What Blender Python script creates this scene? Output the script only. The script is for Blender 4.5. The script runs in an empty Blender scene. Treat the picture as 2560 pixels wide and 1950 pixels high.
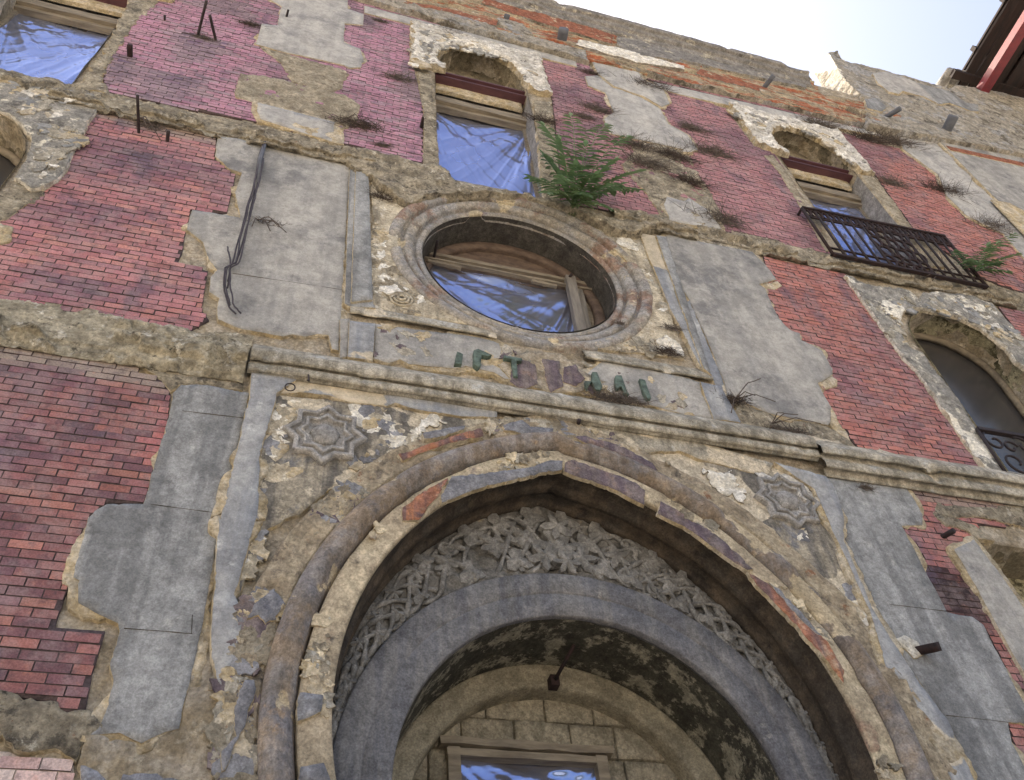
import bpy, math, random
import numpy as np
from mathutils import Vector, Matrix, geometry

# ------------------------------------------------------------------ camera, sky, sun, exposure
scene = bpy.context.scene
col = scene.collection
D = 5.5                                   # metres from the lens to the facade plane (Y = 0)
CX, CY = 1280.0, 975.0                    # the photograph is 2560 x 1950
HV = np.array([10431.9, 2454.0]); VV = np.array([1057.0, -906.0])   # vanishing points of the facade
FPX = math.sqrt(-((HV[0]-CX)*(VV[0]-CX) + (HV[1]-CY)*(VV[1]-CY)))
def _n(v): return v/np.linalg.norm(v)
_X = _n(np.array([HV[0]-CX, HV[1]-CY, FPX])); _Z = _n(np.array([VV[0]-CX, VV[1]-CY, FPX])); _Y = np.cross(_Z, _X)
ROT = np.array([_X, _Y, _Z])
cam_d = bpy.data.cameras.new('camera'); cam = bpy.data.objects.new('camera', cam_d); col.objects.link(cam)
cam_d.sensor_fit = 'HORIZONTAL'; cam_d.sensor_width = 36.0; cam_d.lens = 36.0*FPX/2560.0
cam_d.clip_start = 0.05; cam_d.clip_end = 4000.0
m3 = ROT @ np.diag([1.0, -1.0, -1.0])
mw = Matrix([list(m3[0])+[0.0], list(m3[1])+[-D], list(m3[2])+[0.0], [0, 0, 0, 1]])
cam.matrix_world = mw
scene.camera = cam

SUN_EL, SUN_AZ = math.radians(54), math.radians(-42)      # azimuth measured from +Y (behind the facade)
world = bpy.data.worlds.new('World'); scene.world = world; world.use_nodes = True
wn = world.node_tree.nodes; wl = world.node_tree.links
bg = wn['Background']; bg.inputs['Strength'].default_value = 0.15
sky = wn.new('ShaderNodeTexSky'); sky.sky_type = 'NISHITA'; sky.sun_disc = False
sky.sun_elevation = SUN_EL; sky.sun_rotation = SUN_AZ; sky.dust_density = 8.0; sky.air_density = 1.0; sky.ozone_density = 1.0
wl.new(sky.outputs[0], bg.inputs['Color'])
sd = bpy.data.lights.new('sun', 'SUN'); sd.energy = 3.5; sd.angle = math.radians(0.5); sd.color = (1.0, 0.95, 0.86)
so = bpy.data.objects.new('sun', sd); col.objects.link(so)
sdir = Vector((math.sin(SUN_AZ)*math.cos(SUN_EL), math.cos(SUN_AZ)*math.cos(SUN_EL), math.sin(SUN_EL)))
so.rotation_euler = sdir.to_track_quat('Z', 'Y').to_euler(); so.location = (0, 30, 60)
vs = scene.view_settings; vs.view_transform = 'Standard'; vs.look = 'None'; vs.gamma = 1.0
vs.use_curve_mapping = False; vs.exposure = 1.6
vs.use_white_balance = True; vs.white_balance_temperature = 7000; vs.white_balance_tint = 10

# ------------------------------------------------------------------ tracing helpers
S = 860/2189.0
CROP = {'1': (0, 0, S), '2': (850, 0, S), '3': (1700, 0, S), '4': (0, 640, S), '5': (850, 640, S), '6': (1700, 640, S),
        '7': (0, 1290, S), '8': (850, 1290, S), '9': (1700, 1290, S), 'd': (0, 0, 2560/2206.0), 'a': (860, 440, S),
        'b': (1100, 0, 600/2191.0), 'e': (2100, 0, 460/2189.0), 'g': (2100, 600, 460/2189.0), 'h': (640, 900, 600/2191.0),
        'r': (1900, 400, 660/2206.0), 'k': (0, 1300, 400/2206.0), 'p': (0, 0, 1.0)}
def at(px, py, Y=0.0):
    """the point of the plane at depth Y that stands behind a pixel of the photograph"""
    d = ROT @ np.array([px-CX, py-CY, FPX]); t = (Y+D)/d[1]
    return (d[0]*t, d[2]*t)
def proj(x, y, z):
    v = ROT.T @ np.array([x, y+D, z]); return (CX+FPX*v[0]/v[2], CY+FPX*v[1]/v[2])
def T(s, Y=0.0):
    """'1:10,20 30,40 2:5,6' -> facade points; the digit names the crop the numbers were read in"""
    out = []; cr = None
    for tok in s.split():
        if ':' in tok: c, tok = tok.split(':'); cr = CROP[c]
        a, b = tok.split(','); out.append(at(cr[0]+float(a)*cr[2], cr[1]+float(b)*cr[2], Y))
    return out
def px(c, a, b): o = CROP[c]; return (o[0]+a*o[2], o[1]+b*o[2])

# ------------------------------------------------------------------ noise
def _h(i, j, s):
    n = (i*374761393 + j*668265263 + s*974634287) & 0xffffffff
    n = ((n ^ (n >> 13))*1274126177) & 0xffffffff
    return ((n ^ (n >> 16)) & 0xffff)/65535.0
def vn(x, y, s=0):
    x = np.asarray(x, float); y = np.asarray(y, float)
    i = np.floor(x).astype(np.int64); j = np.floor(y).astype(np.int64); u = x-i; v = y-j
    u = u*u*(3-2*u); v = v*v*(3-2*v)
    return (_h(i, j, s)*(1-u)+_h(i+1, j, s)*u)*(1-v)+(_h(i, j+1, s)*(1-u)+_h(i+1, j+1, s)*u)*v
def fbm(x, y, s=0, o=4):
    x = np.asarray(x, float); y = np.asarray(y, float); a = 0.5; r = 0; t = 0
    for k in range(o):
        r = r+a*vn(x, y, s+k*17); t += a; a *= 0.5; x = x*2.03+3.1; y = y*2.03+1.7
    return r/t
def sst(a, b, x): t = np.clip((x-a)/(b-a), 0, 1); return t*t*(3-2*t)

# ------------------------------------------------------------------ materials
MATS = {}
def lin(c):
    r = []; c = [float(v) for v in c[:3]]; y_ = 0.35*c[0]+0.45*c[1]+0.2*c[2]
    if c[0] > c[2] and c[1] > 0.75*c[0]: c = [v+(y_-v)*0.38 for v in c]        # earth tones a little greyer
    for v in c[:3]:
        v /= 255.0; r.append(v/12.92 if v <= 0.04045 else ((v+0.055)/1.055)**2.4)
    return (r[0], r[1], r[2], 1.0)
class NT:
    def __init__(s, name):
        s.m = bpy.data.materials.new(name); s.m.use_nodes = True; s.n = s.m.node_tree.nodes; s.l = s.m.node_tree.links
        s.b = s.n['Principled BSDF']; s.pos = s.n.new('ShaderNodeNewGeometry').outputs['Position']
    def put(s, sock, v):
        if hasattr(v, 'links') or hasattr(v, 'is_output'): s.l.new(v, sock)
        else: sock.default_value = v
    def map(s, scale, off=(0, 0, 0)):
        n = s.n.new('ShaderNodeMapping'); n.inputs['Scale'].default_value = scale; n.inputs['Location'].default_value = off
        s.l.new(s.pos, n.inputs['Vector']); return n.outputs[0]
    def noise(s, scale, detail=6, rough=0.6, off=(0, 0, 0), stretch=(1, 1, 1), dist=0.0):
        n = s.n.new('ShaderNodeTexNoise'); n.inputs['Scale'].default_value = scale; n.inputs['Detail'].default_value = detail
        n.inputs['Roughness'].default_value = rough; n.inputs['Distortion'].default_value = dist
        s.l.new(s.map(stretch, off), n.inputs['Vector']); return n.outputs['Fac']
    def ramp(s, v, a, b, lo=0.0, hi=1.0):
        n = s.n.new('ShaderNodeMapRange'); n.interpolation_type = 'SMOOTHSTEP'
        s.put(n.inputs['Value'], v); n.inputs['From Min'].default_value = a; n.inputs['From Max'].default_value = b
        n.inputs['To Min'].default_value = lo; n.inputs['To Max'].default_value = hi; return n.outputs[0]
    def mix(s, f, a, b, mode='MIX'):
        n = s.n.new('ShaderNodeMix'); n.data_type = 'RGBA'; n.blend_type = mode
        s.put(n.inputs[0], f); s.put(n.inputs[6], a); s.put(n.inputs[7], b); return n.outputs[2]
    def math(s, op, a, b=0.0):
        n = s.n.new('ShaderNodeMath'); n.operation = op; s.put(n.inputs[0], a); s.put(n.inputs[1], b); return n.outputs[0]
    def attr(s, name, out='Fac'):
        n = s.n.new('ShaderNodeAttribute'); n.attribute_name = name; return n.outputs[out]
    def bump(s, h, strength, dist=0.02):
        n = s.n.new('ShaderNodeBump'); n.inputs['Strength'].default_value = strength; n.inputs['Distance'].default_value = dist
        s.l.new(h, n.inputs['Height']); s.l.new(n.outputs[0], s.b.inputs['Normal'])
def stone(name, c0, c1, s1=2.5, patches=(), streak=None, grain=0.16, wear=None, bump=0.5, rough=0.92, gs=60, bd=0.02, seed=0, mot=0.24, specks=0.4):
    """weathered mineral surface: two tones, ragged patches (col, scale, thr, soft, stretch), drips, grain, worn spots"""
    t = NT(name); o = (seed*7.3, seed*3.1, seed*5.7)
    big = t.noise(s1*1.6, 8, 0.72, o)
    c = t.mix(t.ramp(big, 0.40, 0.60), lin(c0), lin(c1))
    hs = t.noise(gs*0.35, 8, 0.75, o)
    for k, p in enumerate(patches):
        pc, sc, th, so_ = p[:4]; st = p[4] if len(p) > 4 else (1, 1, 1)
        n = t.noise(sc*1.7, 10, 0.74, (o[0]+11.7*(k+1), o[1]+4.2*k, o[2]+8.8*(k+1)), st)
        c = t.mix(t.ramp(n, th-0.035, th-0.015+so_), c, lin(pc))
    if streak:
        n = t.noise(streak[2] if len(streak) > 2 else 5.0, 5, 0.6, (o[0]+3, 0, o[2]), (1.0, 0.6, 0.10))
        c = t.mix(t.math('MULTIPLY', t.ramp(n, 0.45, 0.60), streak[1]), c, lin(streak[0]))
    if wear:
        w = t.attr('wear'); e = t.math('ADD', w, t.math('MULTIPLY', t.math('SUBTRACT', hs, 0.5), 0.6))
        c = t.mix(t.ramp(e, 0.38, 0.56), c, lin(wear))
    mo = t.noise(3.5+(seed*1.7) % 6.0, 12, 0.72, (o[0]+1.3, o[1], o[2]+2.2))
    c = t.mix(1.0, c, t.ramp(mo, 0.38, 0.62, 1-mot, 1+mot*0.7), 'MULTIPLY')
    sp = t.noise(26.0, 6, 0.7, (o[0]+9.1, o[1], o[2]+4.4))
    c = t.mix(t.math('MULTIPLY', t.ramp(sp, 0.58, 0.66), specks), c, lin((82, 74, 62)))
    g = t.noise(gs, 3, 0.6, o)
    c = t.mix(1.0, c, t.ramp(g, 0.36, 0.64, 1-grain, 1+grain), 'MULTIPLY')
    c = t.mix(1.0, c, t.ramp(hs, 0.38, 0.62, 1-grain*1.3, 1+grain*0.8), 'MULTIPLY')
    t.l.new(c, t.b.inputs['Base Color']); t.b.inputs['Roughness'].default_value = rough
    t.b.inputs['Specular IOR Level'].default_value = 0.2
    h = t.math('ADD', t.math('MULTIPLY', hs, 1.0), t.math('MULTIPLY', g, 0.25)); t.bump(h, bump, bd)
    MATS[name] = t.m; return t.m
def plain(name, c0, c1, sc=8, rough=0.7, metal=0.0, bump=0.3, stretch=(1, 1, 1), spec=0.3):
    t = NT(name); n = t.noise(sc, 6, 0.65, stretch=stretch)
    c = t.mix(t.ramp(n, 0.3, 0.7), lin(c0), lin(c1)); t.l.new(c, t.b.inputs['Base Color'])
    t.b.inputs['Roughness'].default_value = rough; t.b.inputs['Metallic'].default_value = metal
    t.b.inputs['Specular IOR Level'].default_value = spec
    t.bump(n, bump, 0.01); MATS[name] = t.m; return t.m

OCH = (200, 184, 152); TAN = (182, 168, 144); GRM = (78, 72, 60); LIME = (226, 220, 200); GRY = (160, 161, 157)
stone('rubble', TAN, (164, 144, 108), 1.6, [(OCH, 3.0, 0.55, 0.1), ((122, 110, 88), 2.2, 0.6, 0.12), (GRM, 4.5, 0.66, 0.07), (LIME, 5.0, 0.70, 0.05)], bump=1.0, bd=0.04, gs=34)
stone('ochre', OCH, (190, 164, 112), 3, [((150, 130, 92), 5, 0.6, 0.1), (GRM, 9, 0.72, 0.05)], bump=0.9, bd=0.03, gs=40)
stone('patch', (206, 190, 156), (188, 170, 136), 3, [((158, 140, 110), 5, 0.57, 0.08), ((118, 100, 80), 9, 0.63, 0.05)], bump=1.5, bd=0.06, gs=36)
stone('render_light', (182, 179, 170), (168, 166, 160), 1.4, [((140, 140, 139), 0.8, 0.55, 0.12), ((128, 126, 124), 2.2, 0.68, 0.16)], streak=((130, 130, 130), 0.35, 3.0), bump=0.25, grain=0.07, gs=70, seed=2, mot=0.16, specks=0.15)
stone('render_mid', (172, 169, 160), (158, 156, 149), 1.3, [((124, 124, 124), 0.7, 0.54, 0.12), ((190, 186, 172), 1.4, 0.6, 0.18)], streak=((118, 119, 120), 0.42, 3.2), bump=0.3, grain=0.08, gs=70, seed=4, mot=0.16, specks=0.15)
stone('render_dark', (158, 160, 160), (138, 140, 140), 1.6, [((116, 117, 118), 1.7, 0.54, 0.18), ((182, 182, 176), 2.2, 0.6, 0.14), ((96, 96, 98), 3.5, 0.66, 0.1)], streak=((102, 104, 106), 0.6, 4.0), bump=0.4, grain=0.12, gs=80, seed=6, mot=0.16, specks=0.15)
stone('pilaster', (164, 166, 166), (146, 148, 150), 1.8, [((120, 122, 126), 2.0, 0.56, 0.16), ((194, 196, 194), 2.6, 0.6, 0.1)], streak=((118, 124, 134), 0.6, 5.0), wear=OCH, bump=0.3, grain=0.08, gs=70, seed=8, mot=0.18, specks=0.15)
stone('moulding', (182, 172, 148), (162, 154, 134), 2.2, [((126, 118, 98), 2.6, 0.58, 0.12), ((176, 178, 172), 2.0, 0.58, 0.1), ((84, 78, 60), 4.0, 0.66, 0.08)], streak=((104, 98, 78), 0.5, 6.0), wear=OCH, bump=0.6, gs=60, seed=10)
stone('eroded', (192, 176, 142), (162, 148, 120), 2.4, [((120, 110, 92), 3.4, 0.56, 0.08), ((218, 208, 182), 4.5, 0.60, 0.06), ((88, 80, 66), 5.5, 0.60, 0.08), ((150, 104, 80), 3.0, 0.68, 0.05)], bump=1.4, bd=0.05, gs=30, seed=12, mot=0.30)
stone('spandrel', (164, 152, 126), (142, 132, 112), 1.8, [((120, 120, 122), 1.6, 0.54, 0.10), (OCH, 2.2, 0.60, 0.06), (LIME, 4.0, 0.66, 0.04), ((94, 88, 76), 4.5, 0.68, 0.08)], streak=((92, 90, 88), 0.75, 6.0), wear=OCH, bump=0.6, gs=50, seed=14)
stone('cream', (214, 194, 150), (190, 170, 130), 2.0, [((160, 140, 108), 3.0, 0.57, 0.12), ((122, 118, 116), 4.0, 0.67, 0.04), ((172, 150, 126), 1.6, 0.62, 0.08)], wear=(176, 152, 112), bump=0.6, gs=50, seed=16)
stone('circle_spandrel', (206, 192, 158), (184, 168, 136), 2.0, [(LIME, 2.4, 0.58, 0.1), ((164, 146, 112), 3.0, 0.57, 0.10), ((112, 104, 88), 4.0, 0.62, 0.06)], streak=((120, 112, 96), 0.6, 5.0), bump=0.7, gs=50, seed=18)
stone('ring', (148, 147, 146), (160, 150, 132), 1.3, [((150, 116, 96), 1.0, 0.55, 0.08, (1, 1, 1)), ((116, 106, 112), 2.2, 0.60, 0.1), ((198, 180, 140), 2.6, 0.62, 0.08), ((92, 84, 72), 4.0, 0.68, 0.08)], wear=(196, 176, 134), bump=0.5, gs=50, seed=20)
stone('roll', (146, 124, 98), (134, 128, 124), 0.9, [((118, 114, 116), 1.3, 0.52, 0.12), ((164, 132, 96), 1.8, 0.60, 0.1)], streak=((112, 92, 72), 0.55, 8.0), wear=(188, 166, 124), bump=0.35, gs=60, seed=22)
stone('painted_band', (196, 176, 136), (172, 152, 118), 1.4, [((116, 116, 120), 0.8, 0.62, 0.05), ((168, 128, 100), 0.7, 0.62, 0.08), ((128, 108, 110), 0.7, 0.64, 0.08), ((110, 100, 88), 3.0, 0.60, 0.10)], wear=(200, 180, 138), bump=0.5, gs=50, seed=25)
stone('rubble_band', (192, 172, 134), (166, 146, 114), 2.0, [((150, 112, 88), 2.2, 0.62, 0.05), ((120, 108, 92), 3.0, 0.57, 0.1), (LIME, 3.6, 0.66, 0.05), ((92, 82, 66), 5.0, 0.65, 0.07), ((176, 104, 84), 2.8, 0.71, 0.03)], bump=1.0, bd=0.04, gs=36, seed=27)
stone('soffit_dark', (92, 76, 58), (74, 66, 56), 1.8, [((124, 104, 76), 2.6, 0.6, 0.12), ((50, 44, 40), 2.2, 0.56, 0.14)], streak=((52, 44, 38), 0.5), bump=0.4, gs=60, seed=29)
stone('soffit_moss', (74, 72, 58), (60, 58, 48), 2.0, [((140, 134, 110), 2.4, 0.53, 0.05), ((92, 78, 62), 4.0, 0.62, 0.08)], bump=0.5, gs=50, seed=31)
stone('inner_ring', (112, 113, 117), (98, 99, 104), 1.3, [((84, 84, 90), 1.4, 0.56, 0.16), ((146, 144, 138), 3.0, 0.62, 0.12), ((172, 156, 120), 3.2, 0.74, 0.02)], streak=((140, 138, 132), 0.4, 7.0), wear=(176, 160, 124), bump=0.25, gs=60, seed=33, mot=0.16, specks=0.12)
stone('carving', (140, 138, 132), (116, 115, 111), 4.0, [((176, 158, 120), 4.0, 0.66, 0.08), ((104, 100, 92), 6.0, 0.6, 0.1)], bump=0.6, gs=60, seed=35)
stone('carving_ground', (128, 125, 118), (104, 102, 96), 4.0, [((178, 154, 110), 2.2, 0.64, 0.05)], bump=0.8, gs=50, seed=37)
stone('cream_arch', (150, 140, 112), (134, 124, 98), 1.8, [((110, 98, 72), 3.0, 0.6, 0.12)], bump=0.4, gs=60, seed=39)
stone('block', (158, 146, 118), (140, 130, 104), 2.6, [((182, 178, 160), 3.0, 0.64, 0.08), ((130, 112, 84), 4.0, 0.6, 0.12)], bump=0.6, gs=50, seed=41)
stone('surround', (212, 207, 194), (190, 182, 162), 2.4, [((226, 222, 210), 3.0, 0.54, 0.08), ((116, 112, 106), 3.6, 0.57, 0.08), (OCH, 4.0, 0.68, 0.06)], wear=OCH, bump=0.8, bd=0.03, gs=40, seed=43)
stone('surround_grey', (160, 156, 144), (136, 134, 126), 2.4, [((216, 208, 182), 3.4, 0.58, 0.05), ((104, 102, 100), 3.0, 0.57, 0.1), (OCH, 3.0, 0.68, 0.05)], wear=LIME, bump=0.9, bd=0.03, gs=40, seed=45)
stone('reveal', (152, 136, 104), (130, 118, 92), 2.0, [((96, 86, 62), 2.4, 0.54, 0.1), ((182, 168, 130), 2.6, 0.62, 0.06)], bump=0.5, gs=50, seed=47)
stone('reveal_moss', (176, 166, 122), (150, 140, 102), 1.6, [((84, 78, 50), 2.0, 0.52, 0.07), ((60, 56, 40), 3.0, 0.62, 0.06)], bump=0.4, gs=50, seed=49)
stone('jamb_grey', (152, 148, 142), (136, 132, 126), 1.6, [((110, 106, 100), 2.0, 0.6, 0.14)], bump=0.3, gs=60, seed=51)
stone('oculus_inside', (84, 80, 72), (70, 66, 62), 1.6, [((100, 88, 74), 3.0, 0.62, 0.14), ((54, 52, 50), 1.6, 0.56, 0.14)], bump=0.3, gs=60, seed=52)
stone('eaves_band', (186, 164, 120), (160, 142, 108), 2.0, [((164, 100, 74), 1.5, 0.52, 0.05, (0.5, 1, 2.2)), ((196, 186, 160), 2.2, 0.60, 0.05, (0.5, 1, 1.6)), ((110, 102, 90), 2.4, 0.60, 0.08, (0.5, 1, 1.4)), ((74, 70, 62), 3.4, 0.68, 0.06)], bump=1.0, bd=0.05, gs=30, seed=53)
stone('eaves_tan', (170, 160, 140), (150, 142, 124), 2.0, [((156, 156, 154), 0.9, 0.55, 0.03), ((108, 100, 86), 1.8, 0.55, 0.08), ((170, 110, 88), 2.0, 0.68, 0.05), ((150, 120, 84), 3.0, 0.64, 0.06)], bump=0.9, bd=0.04, gs=34, seed=55)
stone('coping', (138, 134, 128), (120, 116, 110), 2.0, [((186, 176, 150), 2.0, 0.58, 0.08), ((84, 80, 74), 2.6, 0.60, 0.08)], bump=0.7, gs=40, seed=57)
stone('red_band', (156, 102, 80), (142, 94, 76), 3.0, [((198, 180, 140), 3.0, 0.60, 0.05), ((120, 76, 60), 4.0, 0.58, 0.1), ((214, 204, 184), 4.0, 0.70, 0.03)], bump=0.9, bd=0.04, gs=30, seed=59)
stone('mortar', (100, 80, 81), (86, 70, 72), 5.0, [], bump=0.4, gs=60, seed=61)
stone('mortar_pale', (200, 176, 158), (186, 160, 142), 5.0, [], bump=0.4, gs=60, seed=62)
stone('paving', (176, 166, 150), (160, 150, 136), 0.6, [((130, 124, 114), 0.5, 0.58, 0.1)], bump=0.3, gs=20, seed=63)
stone('bluegrey_flake', (114, 115, 120), (130, 131, 135), 3.0, [((96, 98, 106), 3, 0.6, 0.1)], streak=((156, 158, 160), 0.4, 7), bump=0.3, gs=60, seed=64)
stone('purple_flake', (112, 98, 102), (128, 112, 108), 2.0, [((150, 118, 100), 2.2, 0.56, 0.1), ((92, 82, 92), 3, 0.58, 0.1)], streak=((88, 76, 88), 0.6, 9), bump=0.4, gs=60, seed=66)
stone('orange_flake', (172, 120, 90), (154, 108, 90), 2.0, [((192, 150, 114), 3.0, 0.56, 0.1), ((116, 90, 96), 1.6, 0.56, 0.08)], streak=((108, 86, 90), 0.8, 9), bump=0.4, gs=60, seed=68)
stone('lime', (234, 230, 216), (216, 206, 180), 4.0, [((140, 134, 122), 6, 0.64, 0.06), (OCH, 5, 0.64, 0.06)], bump=0.9, bd=0.03, gs=40, seed=70)
stone('eroded_cream', (206, 192, 156), (178, 164, 130), 2.4, [((120, 110, 88), 3.0, 0.57, 0.08), ((226, 218, 196), 4.0, 0.58, 0.06), ((92, 84, 66), 4.5, 0.62, 0.07)], bump=1.4, bd=0.05, gs=30, seed=72, mot=0.30)
stone('star_stone', (158, 155, 150), (140, 138, 134), 2.4, [((206, 200, 186), 4.0, 0.60, 0.06), ((108, 104, 98), 4.0, 0.60, 0.08)], bump=0.4, gs=60, seed=74, mot=0.18, specks=0.2)
plain('rust', (54, 39, 38), (36, 28, 31), 14, 0.85)
plain('dark_iron', (58, 44, 44), (40, 32, 38), 14, 0.7)
plain('beam_paint', (92, 62, 66), (70, 46, 52), 6, 0.55, stretch=(0.4, 1, 3))
plain('red_paint', (112, 38, 46), (90, 32, 42), 5, 0.45)
plain('old_wood', (150, 134, 106), (112, 98, 78), 5, 0.85, stretch=(0.5, 3, 3), bump=0.5)
plain('brown_wood', (122, 96, 76), (84, 64, 54), 5, 0.8, stretch=(1, 2, 2), bump=0.5)
plain('dark_wood', (44, 31, 28), (26, 20, 21), 4, 0.85, stretch=(3, 0.4, 3), bump=0.6)
plain('grey_wood', (140, 132, 120), (112, 104, 94), 5, 0.85, stretch=(4, 3, 0.5), bump=0.5)
plain('pipe_grey', (98, 101, 108), (82, 85, 92), 6, 0.7)
plain('cable', (72, 68, 74), (56, 52, 60), 8, 0.7)
plain('patina', (100, 118, 108), (60, 70, 64), 16, 0.75, bump=0.6)
plain('twig', (96, 78, 66), (70, 58, 54), 20, 0.9)
plain('dry', (118, 104, 92), (88, 78, 74), 20, 0.9)
plain('interior', (40, 38, 38), (30, 28, 28), 1, 0.95)
plain('stem_green', (110, 120, 70), (90, 100, 60), 10, 0.7)
def leaf_mat():
    t = NT('leaf'); n = t.noise(9, 4); oi = t.n.new('ShaderNodeObjectInfo')
    c = t.mix(t.ramp(n, 0.3, 0.7), lin((84, 128, 66)), lin((112, 154, 84)))
    c = t.mix(t.math('MULTIPLY', oi.outputs['Random'], 0.5), c, lin((124, 156, 78)))
    t.l.new(c, t.b.inputs['Base Color']); t.b.inputs['Roughness'].default_value = 0.5
    t.b.inputs['Specular IOR Level'].default_value = 0.3
    tr = t.n.new('ShaderNodeBsdfTranslucent'); t.l.new(c, tr.inputs['Color'])
    ms = t.n.new('ShaderNodeMixShader'); ms.inputs[0].default_value = 0.35
    t.l.new(t.b.outputs[0], ms.inputs[1]); t.l.new(tr.outputs[0], ms.inputs[2])
    t.l.new(ms.outputs[0], t.n['Material Output'].inputs['Surface']); MATS['leaf'] = t.m
leaf_mat()
def brick_mat(name, single):
    t = NT(name)
    if single: base = t.n.new('ShaderNodeObjectInfo').outputs['Color']
    else: base = t.attr('tone', 'Color')
    n = t.noise(12, 6, 0.66); g = t.noise(70, 4, 0.6); st = t.noise(2.2, 5, 0.62, (5, 0, 9), (1, 1, 0.45))
    c = t.mix(t.math('MULTIPLY', t.ramp(n, 0.5, 0.64), 0.5), base, lin((84, 66, 76)))
    c = t.mix(t.math('MULTIPLY', t.ramp(n, 0.44, 0.26), 0.35), c, lin((190, 128, 104)))
    c = t.mix(t.math('MULTIPLY', t.ramp(st, 0.53, 0.66), 0.6), c, lin((88, 80, 96)))
    du = t.noise(3.1, 10, 0.75, (2, 0, 7)); c = t.mix(t.math('MULTIPLY', t.ramp(du, 0.42, 0.62), 0.30), c, lin((176, 150, 148)))
    c = t.mix(1.0, c, t.ramp(g, 0.36, 0.64, 0.84, 1.16), 'MULTIPLY')
    t.l.new(c, t.b.inputs['Base Color']); t.b.inputs['Roughness'].default_value = 0.9; t.b.inputs['Specular IOR Level'].default_value = 0.2
    t.bump(t.math('ADD', n, t.math('MULTIPLY', g, 0.4)), 0.4, 0.012); MATS[name] = t.m
brick_mat('brick_one', True); brick_mat('brick_many', False)
def sheet_mat():
    t = NT('plastic_film'); n = t.noise(1.4, 3, 0.5); nt = t.n
    gl = nt.new('ShaderNodeBsdfGlossy'); gl.inputs['Color'].default_value = (0.36, 0.52, 1.0, 1.0)  # blue of the reflected sky put into the gloss tint
    t.l.new(t.ramp(n, 0.35, 0.65, 0.12, 0.30), gl.inputs['Roughness'])
    df = nt.new('ShaderNodeBsdfDiffuse'); df.inputs['Color'].default_value = lin((122, 120, 124))
    ms = nt.new('ShaderNodeMixShader'); ms.inputs[0].default_value = 0.48
    t.l.new(df.outputs[0], ms.inputs[1]); t.l.new(gl.outputs[0], ms.inputs[2]); t.l.new(ms.outputs[0], nt['Material Output'].inputs['Surface'])
    MATS['plastic_film'] = t.m
sheet_mat()
def glass_mat():
    t = NT('dusty_glass'); t.b.inputs['Base Color'].default_value = lin((62, 60, 60)); t.b.inputs['Roughness'].default_value = 0.22
    t.b.inputs['IOR'].default_value = 1.6; MATS['dusty_glass'] = t.m
glass_mat()

# ------------------------------------------------------------------ mesh helpers
def tag(o, label=None, cat=None, group=None, kind=None):
    if label: o['label'] = label
    if cat: o['category'] = cat
    if group: o['group'] = group
    if kind: o['kind'] = kind
    return o
def empty(name, loc=(0, 0, 0)):
    o = bpy.data.objects.new(name, None); o.location = loc; o.empty_display_size = 0.2; col.objects.link(o); return o
def adopt(o, parent):
    o.parent = parent
    if parent.type == 'EMPTY': o.matrix_parent_inverse = Matrix.Translation(-parent.location)
    return o
def obj(name, V, F, mats, parent=None, fm=None, smooth=True, wear=None, tone=None):
    me = bpy.data.meshes.new(name)
    V = np.asarray(V, float); me.from_pydata(V.tolist(), [], [list(map(int, f)) for f in F])
    for m in (mats if isinstance(mats, (list, tuple)) else [mats]): me.materials.append(MATS[m])
    if fm is not None: me.polygons.foreach_set('material_index', np.asarray(fm, dtype=np.int32))
    if smooth is True: me.polygons.foreach_set('use_smooth', np.ones(len(F), bool))
    elif smooth is not False: me.polygons.foreach_set('use_smooth', np.asarray(smooth, bool))
    if wear is not None:
        a = me.attributes.new('wear', 'FLOAT', 'POINT'); a.data.foreach_set('value', np.asarray(wear, np.float32))
    if tone is not None:
        a = me.attributes.new('tone', 'FLOAT_COLOR', 'POINT'); a.data.foreach_set('color', np.asarray(tone, np.float32).ravel())
    me.update(); o = bpy.data.objects.new(name, me); col.objects.link(o)
    if parent is not None: adopt(o, parent)
    return o
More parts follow.
